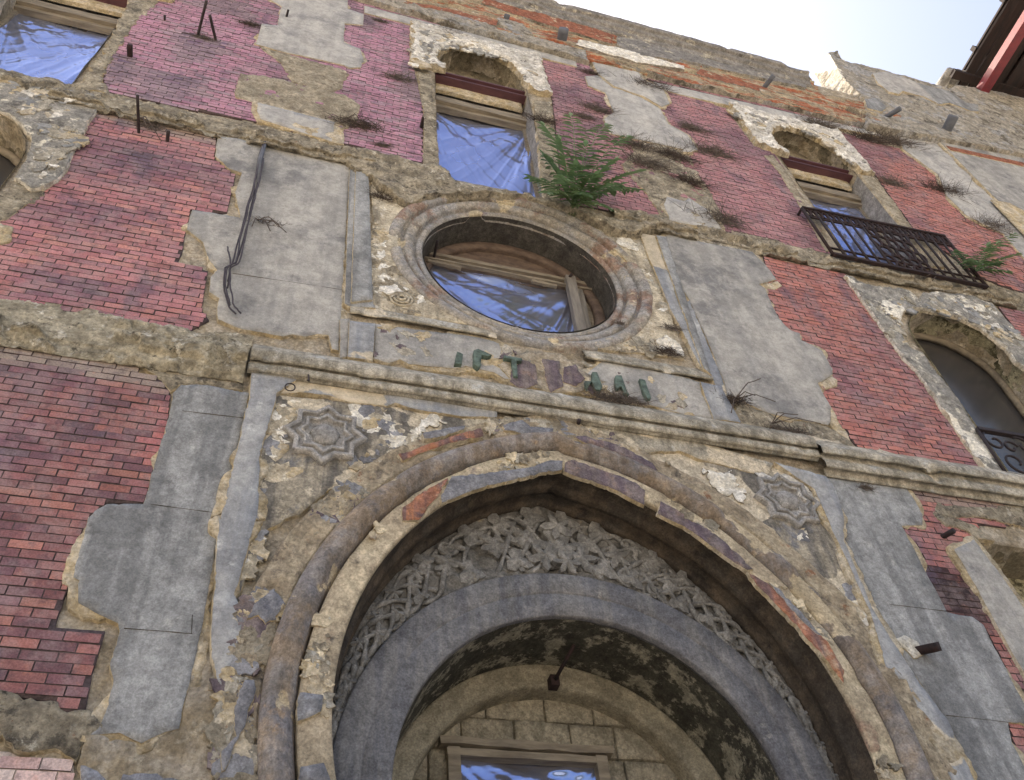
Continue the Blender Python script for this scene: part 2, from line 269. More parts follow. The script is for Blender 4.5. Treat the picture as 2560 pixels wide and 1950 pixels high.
class MB:
    """collects boxes, tubes and plates into one mesh"""
    def __init__(s): s.V = []; s.F = []; s.n = 0; s.sm = []
    def add(s, V, F, smooth=False):
        s.V.extend([tuple(v) for v in V]); s.F.extend([[i+s.n for i in f] for f in F]); s.sm.extend([smooth]*len(F)); s.n += len(V)
    def box(s, x0, x1, y0, y1, z0, z1):
        s.add([(x0, y0, z0), (x1, y0, z0), (x1, y1, z0), (x0, y1, z0), (x0, y0, z1), (x1, y0, z1), (x1, y1, z1), (x0, y1, z1)],
              [(0, 3, 2, 1), (4, 5, 6, 7), (0, 1, 5, 4), (1, 2, 6, 5), (2, 3, 7, 6), (3, 0, 4, 7)])
    def beam(s, a, b, w, h, up=(0, 0, 1), jit=0.0):
        """a board from a to b, w wide across, h along up"""
        a = np.array(a, float); b = np.array(b, float); d = _n(b-a); u = np.array(up, float); u = _n(u-d*np.dot(u, d)); r = np.cross(d, u)
        n = 9; rings = []; rs = np.random.RandomState(int(abs(a[0]*97+a[2]*31))+5)
        for i in range(n):
            p = a+(b-a)*i/(n-1)
            for sr, su in ((-1, -1), (1, -1), (1, 1), (-1, 1)):
                rings.append(p+r*sr*w/2+u*su*h/2+rs.uniform(-jit, jit, 3))
        F = []
        for i in range(n-1):
            for k in range(4): F.append((i*4+k, i*4+(k+1) % 4, i*4+4+(k+1) % 4, i*4+4+k))
        F += [(3, 2, 1, 0), tuple((n-1)*4+k for k in range(4))]; s.add(rings, F)
    def tube(s, P, r, seg=6, cap=True, flat=1.0):
        P = [np.array(p, float) for p in P]; V = []; F = []; n = len(P)
        R = r if hasattr(r, '__len__') else [r]*n; ref = np.array([0.13, 1, 0.21])
        for i in range(n):
            d = _n(P[min(i+1, n-1)]-P[max(i-1, 0)]+1e-9); a = _n(np.cross(d, ref)+1e-9); b = np.cross(d, a)
            for k in range(seg):
                t = 2*math.pi*k/seg; V.append(P[i]+(a*math.cos(t)+b*math.sin(t)*flat)*R[i])
        for i in range(n-1):
            for k in range(seg): F.append((i*seg+k, i*seg+(k+1) % seg, (i+1)*seg+(k+1) % seg, (i+1)*seg+k))
        if cap: F += [tuple(range(seg))[::-1], tuple((n-1)*seg+k for k in range(seg))]
        s.add(V, F, True)
    def build(s, name, mat, parent=None, **kw): return obj(name, s.V, s.F, mat, parent, smooth=s.sm, **kw)
def inside(P, poly):
    P = np.asarray(P); x, y = P[:, 0], P[:, 1]; q = np.asarray(poly); r = np.zeros(len(P), bool); j = len(q)-1
    for i in range(len(q)):
        xi, yi = q[i]; xj, yj = q[j]
        c = ((yi > y) != (yj > y)); dy = (yj-yi) if yj != yi else 1e-12
        r ^= c & (x < (xj-xi)*(y-yi)/dy+xi); j = i
    return r
def area(p): p = np.asarray(p); return 0.5*np.sum(p[:, 0]*np.roll(p[:, 1], -1)-np.roll(p[:, 0], -1)*p[:, 1])
def ragged(poly, step, amp, seed, fr=6.0, grow=0.0, gvar=0.0):
    """walk an outline at even steps and fray it"""
    q = [np.array(p, float) for p in poly]
    if area(q) < 0: q = q[::-1]
    pts = []
    for i in range(len(q)):
        a, b = q[i], q[(i+1) % len(q)]; n = max(1, int(np.linalg.norm(b-a)/step))
        for k in range(n): pts.append(a+(b-a)*k/n)
    P = np.array(pts); N = np.roll(P, -1, 0)-np.roll(P, 1, 0); N = np.c_[N[:, 1], -N[:, 0]]; N /= np.linalg.norm(N, axis=1)[:, None]+1e-9
    w = (fbm(P[:, 0]*fr, P[:, 1]*fr, seed, 4)-0.5)*1.6*amp-np.maximum(0, fbm(P[:, 0]*fr*3.5, P[:, 1]*fr*3.5, seed+5, 3)-0.52)*3.0*amp+grow
    if gvar: w = w+gvar*sst(0.44, 0.64, fbm(P[:, 0]*2.3, P[:, 1]*2.3, seed+13, 4))
    return P+N*w[:, None]
def edge_dist(P, loops):
    d = np.full(len(P), 1e9)
    for L in loops:
        for k in range(0, len(L), 1):
            a = L[k]; d = np.minimum(d, (P[:, 0]-a[0])**2+(P[:, 1]-a[1])**2)
    return np.sqrt(d)
def slab(name, poly, yf, yb, mat, parent, edge='ochre', rag=0.015, step=0.035, grid=0.09, rough=0.004, holes=(), seed=0, h=None, fr=6.0, wearth=None, bev=0.5, hrag=0.0):
    """a sheet of plaster with a traced, frayed outline: uneven front, broken edge running back to yb"""
    seed = seed or (sum(map(ord, name)) % 97+int(abs(poly[0][0])*13+abs(poly[0][1])*7))
    out = ragged(poly, step, rag, seed, fr); loops = [out]+[ragged(hh, step, hrag, seed+3, fr) for hh in holes]
    x0, z0 = out.min(0); x1, z1 = out.max(0); rs = np.random.RandomState(seed % 1000)
    gx, gz = np.meshgrid(np.arange(x0, x1, grid), np.arange(z0, z1, grid)); G = np.c_[gx.ravel(), gz.ravel()]
    G += rs.uniform(-0.28, 0.28, G.shape)*grid
    keep = inside(G, out)
    for hh in loops[1:]: keep &= ~inside(G, hh)
    G = G[keep]
    if len(G):
        ed = edge_dist(G, loops); G = G[ed > step*0.55]
    V = [Vector(p) for L in loops for p in L]; E = []; b = 0
    for L in loops:
        n = len(L); E += [(b+i, b+(i+1) % n) for i in range(n)]; b += n
    nb = b; V += [Vector(p) for p in G]
    rv, re, rf, ov, oe, of = geometry.delaunay_2d_cdt(V, E, [], 0, 1e-5)
    P = np.array([(v.x, v.y) for v in rv]); Fc = np.array([f for f in rf if len(f) == 3]); C = P[Fc].mean(1)
    ok = inside(C, out)
    for hh in loops[1:]: ok &= ~inside(C, hh)
    Fc = Fc[ok]
    y = yf+(fbm(P[:, 0]*3, P[:, 1]*3, seed, 4)-0.5)*2*rough+(fbm(P[:, 0]*14, P[:, 1]*14, seed+9, 3)-0.5)*rough
    if h is not None: y = y+h(P[:, 0], P[:, 1])
    wr = np.zeros(len(P))
    if wearth is not None: wr = sst(wearth, wearth+0.12, fbm(P[:, 0]*1.6, P[:, 1]*1.6, seed+21, 4)); y = y+wr*0.012
    Vx = np.c_[P[:, 0], y, P[:, 1]]; n0 = len(Vx); F = [tuple(f) for f in Fc]
    # boundary edges of the kept triangles -> broken rim
    cnt = {}
    for f in F:
        for a, c in ((f[0], f[1]), (f[1], f[2]), (f[2], f[0])): cnt[(a, c)] = 1
    bd = [(a, c) for (a, c) in cnt if (c, a) not in cnt]
    idx = {}; VV2 = []; th = yb-yf
    nrm = {}
    for a, c in bd:
        d = P[c]-P[a]; nn = np.array([d[1], -d[0]]); L = np.linalg.norm(nn)+1e-9
        for q in (a, c): nrm[q] = nrm.get(q, np.zeros(2))+nn/L
    for q, v in nrm.items():
        v = v/(np.linalg.norm(v)+1e-9); idx[q] = n0+len(VV2); g = bev*th*0.35
        VV2.append((P[q][0]+v[0]*g, yb, P[q][1]+v[1]*g))
    fm = [0]*len(F)
    for a, c in bd: F.append((c, a, idx[a], idx[c])); fm.append(1)
    Vx = np.vstack([Vx, np.array(VV2)]) if VV2 else Vx
    wr = np.r_[wr, np.ones(len(VV2))]
    # triangles must face the street (-Y)
    F = [f[::-1] for f in F] if _facing(Vx, F[0]) > 0 else F
    return obj(name, Vx, F, [mat, edge], parent, fm=fm, smooth=[m == 0 for m in fm], wear=wr)
def _facing(V, f): a, b, c = V[f[0]], V[f[1]], V[f[2]]; return np.cross(b-a, c-a)[1]
def sweep(name, path, prof, mat, parent, closed=False, amp=0.006, chip=0.0, chipth=0.55, base=0.0, fr=3.0, seed=1, sub=3, cfr=1.2, mats=None, fmat=None):
    """carry a profile [(offset, y)] along path(offset) -> (n,2); worn places sink back towards base"""
    q = []
    for (a, b) in zip(prof[:-1], prof[1:]):
        for k in range(sub): t = k/sub; q.append((a[0]+(b[0]-a[0])*t, a[1]+(b[1]-a[1])*t))
    q.append(prof[-1]); rows = []; W = []
    for (o, y) in q:
        P = np.asarray(path(o)); n = (fbm(P[:, 0]*fr, P[:, 1]*fr, seed, 4)-0.5)*2*amp+(fbm(P[:, 0]*fr*5, P[:, 1]*fr*5, seed+3, 3)-0.5)*amp
        m = sst(chipth, chipth+0.1, fbm(P[:, 0]*cfr, P[:, 1]*cfr, seed+31, 5))*chip if chip else np.zeros(len(P))
        yy = y+n; yy = yy+(base-yy)*m; rows.append(np.c_[P[:, 0], yy, P[:, 1]]); W.append(m)
    V = np.vstack(rows); W = np.concatenate(W); nP = len(rows[0]); F = []; fm = []
    for r in range(len(rows)-1):
        for i in range(nP if closed else nP-1):
            j = (i+1) % nP; F.append((r*nP+i, r*nP+j, (r+1)*nP+j, (r+1)*nP+i)); fm.append(fmat(r/(len(rows)-1)) if fmat else 0)
    if _facing(V, F[len(F)//2]) > 0: F = [f[::-1] for f in F]
    return obj(name, V, F, mats or mat, parent, wear=W, fm=fm)
def seen(prof):
    """heights were read on the wall plane; bring them to where the moulding really stands"""
    return [(z*(D+y)/D, y) for z, y in prof]
def hpath(x0, x1, step=0.05):
    n = max(2, int((x1-x0)/step)); xs = np.linspace(x0, x1, n)
    return lambda z: np.c_[xs, np.full(n, z)]
AX, AZ, AE, AR = 2.42, 3.2, 0.655, 2.555          # the pointed portal: axis, spring height, centre offset, radius
BXR, BZR, BRR = 2.03, 3.10, 2.57                  # the right-hand arc is struck from its own centre
def arch_r(x, z):
    """distance outside the inner edge of the pointed arch"""
    return math.hypot(x-(AX+AE), z-AZ)-AR if x < AX else math.hypot(x-BXR, z-BZR)-BRR
def apath(r0=AR, zlow=1.6, n=90):
    def f(off):
        d = r0-AR+off; out = []; r = AR+d; t0 = math.asin(max(-1, min(1, (zlow-AZ)/r))); t1 = math.acos(AE/r)
        for k in range(n): t = t0+(t1-t0)*k/(n-1); out.append((AX+AE-r*math.cos(t), AZ+r*math.sin(t)))
        r = BRR+d; s0 = math.asin(max(-1, min(1, (zlow-BZR)/r))); s1 = math.acos((AX-BXR)/r); right = []
        for k in range(n): t = s0+(s1-s0)*k/(n-1); right.append((BXR+r*math.cos(t), BZR+r*math.sin(t)))
        return np.array(out+right[::-1][1:])
    return f
def cpath(cx, cz, r0, a0=0.0, a1=2*math.pi, n=180, closed=True):
    t = np.linspace(a0, a1, n, endpoint=not closed)
    return lambda off: np.c_[cx+(r0+off)*np.cos(t), cz+(r0+off)*np.sin(t)]
def reveal(name, loop, y0, y1, mat, parent, closed=False, n=5, amp=0.006, grow=0.0):
    L = np.asarray(loop, float); L2 = []
    for i in range(len(L)-(0 if closed else 1)):
        a, b = L[i], L[(i+1) % len(L)]; k = max(1, int(np.linalg.norm(b-a)/0.06))
        L2 += [a+(b-a)*j/k for j in range(k)]
    if not closed: L2.append(L[-1])
    L = np.array(L2); c = L.mean(0); V = []; m = len(L)
    for k in range(n):
        t = k/(n-1); y = y0+(y1-y0)*t; w = (fbm(L[:, 0]*4+y*3, L[:, 1]*4+y*5, 3, 4)-0.5)*2*amp
        Q = c+(L-c)*(1+grow*t); V.append(np.c_[Q[:, 0]+w, np.full(m, y), Q[:, 1]+w])
    V = np.vstack(V); F = []
    for k in range(n-1):
        for i in range(m if closed else m-1): j = (i+1) % m; F.append((k*m+i, k*m+j, (k+1)*m+j, (k+1)*m+i))
    return obj(name, V, F, mat, parent)

# ------------------------------------------------------------------ the setting
me = MB(); me.add([(-900, -900, -1.6), (900, -900, -1.6), (900, 900, -1.6), (-900, 900, -1.6)], [(0, 1, 2, 3)])
tag(me.build('ground', 'paving'), kind='structure')

# ------------------------------------------------------------------ the building: bare masonry with its openings
B = empty('derelict_building', (2.42, 0, -1.6))
tag(B, 'ruined red brick and grey stucco facade with pointed portal and round window', 'building')
OCX, OCZ, ORO, ORI = 2.42, 9.30, 1.72, 1.25        # the round window
def arched(x0, x1, z0, zs, za, n=14):
    cx = (x0+x1)/2; w = (x1-x0)/2
    return [(x0, z0), (x1, z0)]+[(cx+w*math.cos(t), zs+(za-zs)*math.sin(t)) for t in np.linspace(0, math.pi, n)]
UPW = {'centre': (1.36, 3.02), 'right': (7.98, 9.66), 'left': (-5.05, -3.44)}
H_up = {k: arched(a, b, 11.22, 15.25, 16.62) for k, (a, b) in UPW.items()}
MIDW = {'right': (8.15, 9.95), 'left': (-5.05, -3.33)}
H_mid = {'right': arched(8.15, 9.95, 6.75, 9.35, 10.25), 'left': arched(-5.05, -3.36, 6.95, 9.35, 10.42)}
H_low = [(7.02, 0.6), (8.7, 0.6), (8.7, 5.55), (7.02, 5.55)]
portal_hole = [tuple(p) for p in apath(AR+0.06, -1.55, 60)(0.0)]
oculus_hole = [tuple(p) for p in cpath(OCX, OCZ, ORI+0.34, n=90)(0)]
base_poly = [(-9, -1.6), (20.0, -1.6), (20.0, 20.0), (12.4, 20.2), (-9, 20.2)]
slab('masonry_wall', base_poly, 0.0, 0.55, 'rubble', B, edge='rubble', rag=0.0, step=0.12, grid=0.13, rough=0.022, bev=0,
     holes=[portal_hole, oculus_hole, H_up['centre'], H_up['right'], H_up['left'], H_mid['right'], H_mid['left'], H_low], seed=3)
m = MB()                                            # the shell behind: back, sides, roof slab
m.add([(-9, 0.5, -1.6), (-9, 9, -1.6), (-9, 9, 20.1), (-9, 0.5, 20.1), (20, 0.5, -1.6), (20, 9, -1.6), (20, 9, 20.1), (20, 0.5, 20.1)],
      [(0, 1, 2, 3), (4, 7, 6, 5), (1, 5, 6, 2), (3, 2, 6, 7)])
for z in (6.6, 11.0): m.box(-8.9, 19.9, 1.6, 8.9, z-0.2, z+0.05)
m.build('inner_shell', 'interior', B)

# ------------------------------------------------------------------ brickwork
BL, BH, JT = 0.2252, 0.0774, 0.0065
def brick_unit():
    i, j = 0.494, 0.48
    V = [(-.5, .5, -.5), (.5, .5, -.5), (.5, .5, .5), (-.5, .5, .5), (-i, -.5, -j), (i, -.5, -j), (i, -.5, j), (-i, -.5, j),
         (-.5, -.3, -.5), (.5, -.3, -.5), (.5, -.3, .5), (-.5, -.3, .5)]
    F = [(4, 5, 6, 7), (8, 9, 5, 4), (9, 10, 6, 5), (10, 11, 7, 6), (11, 8, 4, 7), (0, 1, 9, 8), (1, 2, 10, 9), (2, 3, 11, 10), (3, 0, 8, 11)]
    return V, F
UV, UF = brick_unit(); UV = np.array(UV)
PAL = {'low': [(134, 80, 78), (128, 78, 80), (106, 70, 78), (148, 88, 78), (140, 88, 84), (118, 72, 74), (96, 66, 76), (156, 98, 84)],
       'mid': [(164, 98, 98), (156, 92, 96), (142, 86, 92), (172, 106, 98), (178, 114, 98), (150, 94, 102), (126, 84, 96), (168, 100, 104)],
       'up': [(176, 118, 144), (168, 112, 138), (182, 126, 148), (160, 108, 138), (174, 116, 136), (148, 104, 136)],  # upper storey: haze and stronger skylight put into the brick colour
       'right': [(160, 92, 82), (152, 86, 80), (168, 100, 84), (146, 86, 84), (174, 104, 86), (138, 84, 84)],
       'upright': [(168, 110, 116), (160, 104, 112), (176, 118, 120), (152, 102, 114), (166, 108, 108)],  # upper right: the same pale veil of light mixed into the brick
       'pale': [(206, 168, 152), (196, 140, 128), (214, 184, 166), (188, 118, 108), (202, 156, 144)]}
SINGLES = []; PANELS = []
def brick_panel(poly_s, pal, seed, bed='mortar', dust=None, yf=-0.026, fray=0.0, stains=()):
    poly = ragged(T(poly_s, -0.02), 0.05, 0.008, seed); rs = np.random.RandomState(seed)
    bedo = slab('mortar_bed', poly, yf+0.008, 0.05, bed, B, edge=bed, rag=0, step=0.08, grid=0.25, rough=0.001, bev=0)
    z0, z1 = poly[:, 1].min(), poly[:, 1].max(); out = []
    for r in range(int(math.floor(z0/BH)), int(math.ceil(z1/BH))+1):
        z = (r+0.5)*BH; xs = []; q = poly; n = len(q)
        for i in range(n):
            a, b = q[i], q[(i+1) % n]
            if (a[1] > z) != (b[1] > z): xs.append(a[0]+(z-a[1])*(b[0]-a[0])/(b[1]-a[1]))
        xs.sort()
        for s0, s1 in zip(xs[::2], xs[1::2]):
            off = (r % 2)*BL/2+0.012*math.sin(r*2.1)
            k0 = int(math.floor((s0-off)/BL)); k1 = int(math.ceil((s1-off)/BL))
            for k in range(k0, k1+1):
                a = max(k*BL+off, s0); b = min((k+1)*BL+off, s1)
                if b-a < 0.04: continue
                p = proj((a+b)/2, 0, z)
                if not (-120 < p[0] < 2680 and -120 < p[1] < 2070): continue
                if rs.rand() < fray: continue
                c = np.array(PAL[pal][rs.randint(len(PAL[pal]))], float); mean = np.mean(PAL[pal], 0); c = mean+(c-mean)*(0.8 if pal == 'low' else 1.0 if pal == 'pale' else 0.6 if pal == 'mid' else 0.42)
                cl = fbm((a+b)/2*0.9, z*0.9, seed+4, 4)
                c = c+(np.array([104, 74, 92])-c)*float(sst(0.5, 0.7, cl))*0.6
                c = c+(c.mean()*np.array([1.06, 0.97, 0.97])-c)*0.30; c = c*(1.02 if pal[:2] == 'up' else 1.12); c *= rs.uniform(0.92, 1.08)
                if dust is not None:
                    f = float(np.clip(dust((a+b)/2, z), 0, 1)); c = c+(np.array([152, 138, 118])*rs.uniform(.92, 1.06)-c)*f
                if pal == 'low' and z > 5.1:
                    f = 0.75*float(sst(-1.22, -1.0, (a+b)/2+0.12*(5.9-z)-0.03))*float(sst(5.0, 5.4, z)); c = c+(np.array([196, 118, 118])*rs.uniform(.94, 1.05)-c)*f
                for (sx, sz, sw, sh, sc, sf) in stains:
                    if z < sz:
                        f = math.exp(-(((a+b)/2-sx)/sw)**2)*math.exp(-((sz-z)/sh)**2)*sf*rs.uniform(.6, 1.1); c = c+(np.array(sc)-c)*min(1, f)
                pa = proj(a, 0, z-BH/2); pb = proj(b, 0, z-BH/2); pc = proj(a, 0, z+BH/2); pd = proj(b, 0, z+BH/2)
                vis = 0 <= p[0] <= 2560 and 0 <= p[1] <= 1950
                ar = abs((pd[0]-pa[0])*(pc[1]-pb[1])-(pc[0]-pb[0])*(pd[1]-pa[1]))/2 if vis else 0
                out.append(dict(x=(a+b)/2, w=b-a-JT*rs.uniform(.8, 1.5), z=z+rs.uniform(-.001, .001), h=BH-JT*rs.uniform(.85, 1.4), y=yf+rs.uniform(-0.005, 0.005), tilt=rs.uniform(-.012, .012), c=lin(np.clip(c, 0, 255)), a=ar))
    PANELS.append((bedo, out))
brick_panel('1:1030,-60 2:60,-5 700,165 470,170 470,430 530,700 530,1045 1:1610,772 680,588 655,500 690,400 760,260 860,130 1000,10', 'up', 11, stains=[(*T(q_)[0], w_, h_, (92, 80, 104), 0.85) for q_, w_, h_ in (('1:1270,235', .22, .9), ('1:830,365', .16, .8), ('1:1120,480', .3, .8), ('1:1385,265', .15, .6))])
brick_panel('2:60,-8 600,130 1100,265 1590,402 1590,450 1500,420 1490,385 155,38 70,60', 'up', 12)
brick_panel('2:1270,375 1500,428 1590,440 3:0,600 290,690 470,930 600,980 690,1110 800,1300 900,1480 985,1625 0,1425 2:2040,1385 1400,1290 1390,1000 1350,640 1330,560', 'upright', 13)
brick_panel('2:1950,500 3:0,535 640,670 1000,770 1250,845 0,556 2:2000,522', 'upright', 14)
brick_panel('3:1000,840 1400,950 1640,1130 1700,1250 2060,1500 2189,1620 6:2189,240 1900,130 3:1480,1450 1250,1130 1230,1090', 'right', 15)
brick_panel('1:620,695 1380,862 1365,1010 1500,1120 1445,1362 1215,1332 1160,1600 4:1130,50 1325,95 1285,345 1330,410 1225,468 -80,290 1:-80,1420 100,1330 220,1230 370,1130 450,950', 'mid', 16, stains=[(*T(q_)[0], w_, h_, (96, 74, 92), 0.7) for q_, w_, h_ in (('1:800,900', .5, .9), ('1:1000,1000', .5, .7), ('4:500,150', .5, .5), ('1:600,1300', .5, .6))],
            dust=lambda x, z: 0.7*float(sst(10.75, 11.0, z+0.3*fbm(x*2, z*2, 3))))
brick_panel('6:530,10 1050,110 1240,400 1420,640 1500,720 1960,1385 1150,1240 1000,1060 900,930 820,700 680,500 570,340 500,200 560,150', 'right', 17)
brick_panel('4:-60,560 0,568 570,648 885,692 885,740 1030,790 1085,880 1070,1060 920,1572 660,1572 610,1640 7:570,0 455,395 350,708 670,730 625,900 590,1010 550,1215 520,1290 380,1240 350,1180 150,1160 -60,1090', 'low', 18,
            dust=lambda x, z: 0.8*float(sst(5.98, 6.15, z+0.25*(fbm(x*3, z*2, 3)-0.5))))
brick_panel('7:-60,1490 60,1500 200,1560 300,1530 470,1560 470,1720 -60,1720', 'pale', 19, bed='mortar_pale')
brick_panel('6:1440,1480 2189,1600 9:2189,60 1900,60 1880,150 1740,210 1900,480 2189,980 2189,1190 1930,700 1680,640 1520,330 1400,60', 'right', 20,
            dust=lambda x, z: 0.6*float(sst(5.95, 6.1, z)), stains=[(*T(q_)[0], w_, h_, (38, 28, 30), 1.1) for q_, w_, h_ in (('9:1600,330', .28, .5), ('9:1680,430', .3, .5), ('9:1780,480', .2, .35))])
brick_panel('g:1880,800 2330,880 2700,1050 2700,1700 2330,1340 2189,1200 2080,1060', 'right', 22)
brick_panel('9:2080,1310 2200,1315 2200,1620 2150,1540', 'right', 21)
allb = sorted([b for _, L in PANELS for b in L], key=lambda b: -b['a'])
ONE = set(id(b) for b in allb[:300])
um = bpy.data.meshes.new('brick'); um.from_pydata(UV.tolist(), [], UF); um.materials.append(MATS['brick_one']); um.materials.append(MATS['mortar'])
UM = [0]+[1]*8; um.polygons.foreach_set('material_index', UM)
for bedo, L in PANELS:
    V = []; F = []; tone = []; n = 0
    for b in L:
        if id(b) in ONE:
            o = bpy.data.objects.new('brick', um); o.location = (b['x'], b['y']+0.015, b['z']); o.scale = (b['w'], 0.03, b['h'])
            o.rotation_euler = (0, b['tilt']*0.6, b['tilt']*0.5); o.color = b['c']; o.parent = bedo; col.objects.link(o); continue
        q = UV*np.array([b['w'], 0.03, b['h']]); q[:, 1] += q[:, 0]*b['tilt']; q[:, 2] += q[:, 0]*b['tilt']*0.6
        V.append(q+np.array([b['x'], b['y']+0.015, b['z']])); F += [[i+n for i in f] for f in UF]; n += len(UV); tone += [b['c']]*len(UV)
    if V:
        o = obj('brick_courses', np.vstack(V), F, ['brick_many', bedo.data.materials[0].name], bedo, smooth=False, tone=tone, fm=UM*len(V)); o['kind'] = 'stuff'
    bedo.name = 'brick_panel'

# ------------------------------------------------------------------ cement render panels and bare mortar patches
def panel(s, mat, yf=-0.042, yb=0.03, rag=0.012, name='render_panel', edge='ochre', **k):
    if name in ('render_panel', 'pilaster', 'frieze'):
        g = ragged(T(s, yf), 0.03, 0.012, 7+len(s), 6.0, -0.004, 0.075); slab('undercoat', [tuple(p) for p in g], yf+0.009, yb+0.005, 'ochre', B, edge='ochre', rag=0.004, grid=0.15, rough=0.004)
    return slab(name, T(s, yf), yf, yb, mat, B, edge=edge, rag=rag, **k)
def patch(s, mat='patch', yf=-0.036, yb=0.03, rag=0.035, rough=0.012, name='mortar_patch', grid=0.06, **k): return slab(name, T(s, yf), yf, yb, mat, B, edge='ochre', rag=rag, rough=rough, grid=grid, **k)
# upper storey
patch('1:830,-20 1050,-20 960,60 880,130 800,240 750,310 700,400 660,500 690,592 490,560 600,400 700,240 770,110', 'eroded', yf=-0.034, rag=0.06)
patch('1:1635,285 1760,325 2189,440 2:60,470 20,540 1:2189,560 2080,610 1990,560 1850,520 1790,400', 'patch', yf=-0.036, rag=0.05)
patch('1:1530,465 1700,482 2000,560 2189,602 2:60,628 125,665 112,760 50,815 0,825 1:2189,800 2110,778 1640,655 1500,622 1490,580', rough=0.02, rag=0.03)
patch('1:1610,680 1700,660 2189,790 2189,930 2110,905 1650,770', 'ochre', yf=-0.037)
panel('1:1725,-160 1725,0 1790,40 1765,160 1665,150 1630,280 1760,320 2189,415 2:60,432 130,430 150,390 130,310 25,270 30,150 150,160 150,90 50,55 45,-160', 'render_light')
panel('1:1640,652 2130,778 2112,902 1662,762 1632,700', 'render_light')
panel('2:155,36 800,203 1500,384 1510,424 800,245 155,82', 'render_light', yf=-0.045, name='plaster_strip', rag=0.006)
panel('2:1992,520 3:0,556 640,702 1262,842 1292,872 640,742 0,602 2:2010,552', 'render_light', yf=-0.045, name='plaster_strip', rag=0.012)
panel('2:1585,358 1890,440 1925,500 2060,570 2100,660 2050,682 1930,612 1750,552 1645,472', 'render_light', yf=-0.06)
panel('2:1560,484 1640,480 1738,556 1920,621 2040,694 2090,790 3:-10,825 50,860 115,955 60,970 0,962 2:2189,952 1720,850 1680,760 1740,712 1690,592 1580,545', 'render_light', yf=-0.05)
patch('2:1830,880 2189,960 3:60,980 110,1090 170,1180 270,1380 280,1465 0,1424 2:2060,1400 1960,1250 1900,1180 1790,1050 1870,960', 'eroded', rag=0.06, rough=0.03)
panel('2:2080,1252 2189,1280 3:60,1262 170,1330 270,1462 0,1420 2:2100,1400 2062,1300', 'render_light', yf=-0.055)
panel('3:1380,845 1620,872 1700,960 2020,1280 2189,1445 2240,1700 2189,1640 2060,1490 1820,1370 1700,1250 1640,1110 1560,1050 1420,950', 'render_light', yf=-0.055)
panel('3:1630,880 2260,1010 2260,1500 2189,1440 2020,1275 1710,960', 'render_mid', yf=-0.10, yb=0.0)
panel('3:1690,925 2260,1050 2260,1075 1720,955', 'red_band', yf=-0.115, yb=-0.09, name='painted_line')
panel('3:1980,1270 2100,1290 2260,1380 2260,1560', 'ochre', yf=-0.115, yb=-0.09, name='mortar_patch')
# middle storey
panel('1:1385,872 1500,878 2189,1045 2:65,1052 4:2155,600 2110,592 2090,502 2020,497 1940,512 1860,497 1800,512 1530,462 1385,407 1380,340 1392,270 1330,230 1340,130 1382,90 1330,30 1:1290,1540 1185,1460 1222,1332 1440,1367 1530,1387 1495,1220 1540,1100 1450,1070 1367,990', 'render_mid', grid=0.08)
panel('3:0,1512 460,1602 540,1680 6:615,150 505,180 540,205 600,340 650,420 700,470 762,492 770,535 832,562 905,602 972,722 967,762 882,812 902,862 962,962 957,1062 940,1077 560,1002 430,942 385,905 300,900 280,800 200,600 60,280 5:1990,-60 2:2075,1500 2189,1440', 'render_mid', grid=0.08)
patch('6:380,905 430,945 560,1006 940,1080 1000,1120 1080,1180 1150,1242 850,1160 600,1110 380,1066 330,1000', 'eroded', rag=0.04, yf=-0.034)
patch('6:955,950 1010,1050 1100,1190 1000,1130 950,1070', 'ochre', yf=-0.034)
patch('6:880,812 965,765 1000,790 1000,830 920,850', 'ochre', yf=-0.034, rag=0.01)
patch('6:505,182 620,160 650,190 600,215 540,205', 'ochre', yf=-0.034, rag=0.01)
# lower storey
panel('4:1152,816 1310,822 1550,862 1592,872 1400,1680 7:1400,0 1335,450 1232,960 1140,1352 1050,1375 900,1450 760,1380 560,1402 620,1350 680,1200 722,1040 702,940 762,732 752,682 600,612 500,552 500,412 460,392 570,0 4:560,1680 605,1622 680,1577 910,1577 1062,1062 1082,1000 1100,872', 'render_dark', grid=0.07, step=0.025)
panel('6:925,1402 1180,1440 1420,1452 1482,1530 1542,1640 9:1545,62 1412,62 1700,610 1862,642 1932,692 2189,1192 2260,1330 2092,1312 2110,1442 2160,1532 2260,1720 1900,1750 1700,1300 1480,1000 1225,600 1040,160 985,0', 'render_dark', grid=0.08)
panel('9:1745,215 1790,190 1870,150 2010,330 2260,690 2260,1150 2189,1000 1900,480', 'render_mid', yf=-0.06)
patch('9:1350,790 1430,760 1520,800 1560,880 1490,905 1440,850', 'lime', yf=-0.058, yb=-0.04, rag=0.02)
patch('4:880,690 960,690 1100,700 1540,740 1545,860 1310,822 1150,816 1085,868 1030,790', 'eroded', rag=0.02, yf=-0.030)
patch('7:-60,1090 150,1160 360,1185 420,1250 560,1240 640,1330 620,1400 540,1440 480,1550 300,1480 180,1510 -60,1430', 'eroded', rag=0.05, rough=0.03, yf=-0.045)
patch('7:540,1400 900,1440 1140,1350 1160,1250 1230,960 1300,700 1340,900 1400,1100 1440,1000 1400,1400 1390,1750 480,1750 500,1560', 'rubble', rag=0.03, rough=0.025, yf=-0.034)
patch('7:500,1570 620,1620 700,1700 520,1740', 'bluegrey_flake', yf=-0.05, yb=-0.02)
patch('7:780,1640 1000,1640 1140,1680 1140,1740 760,1740', 'bluegrey_flake', yf=-0.05, yb=-0.02)
patch('9:1620,0 1740,10 1870,60 2000,160 1890,150 1830,90 1700,60', 'patch', yf=-0.04)
patch('6:2189,1560 1950,1600 1700,1590 1640,1560 1620,1640 9:1650,20 1900,10 2260,90 2260,-20', 'eroded', yf=-0.036)

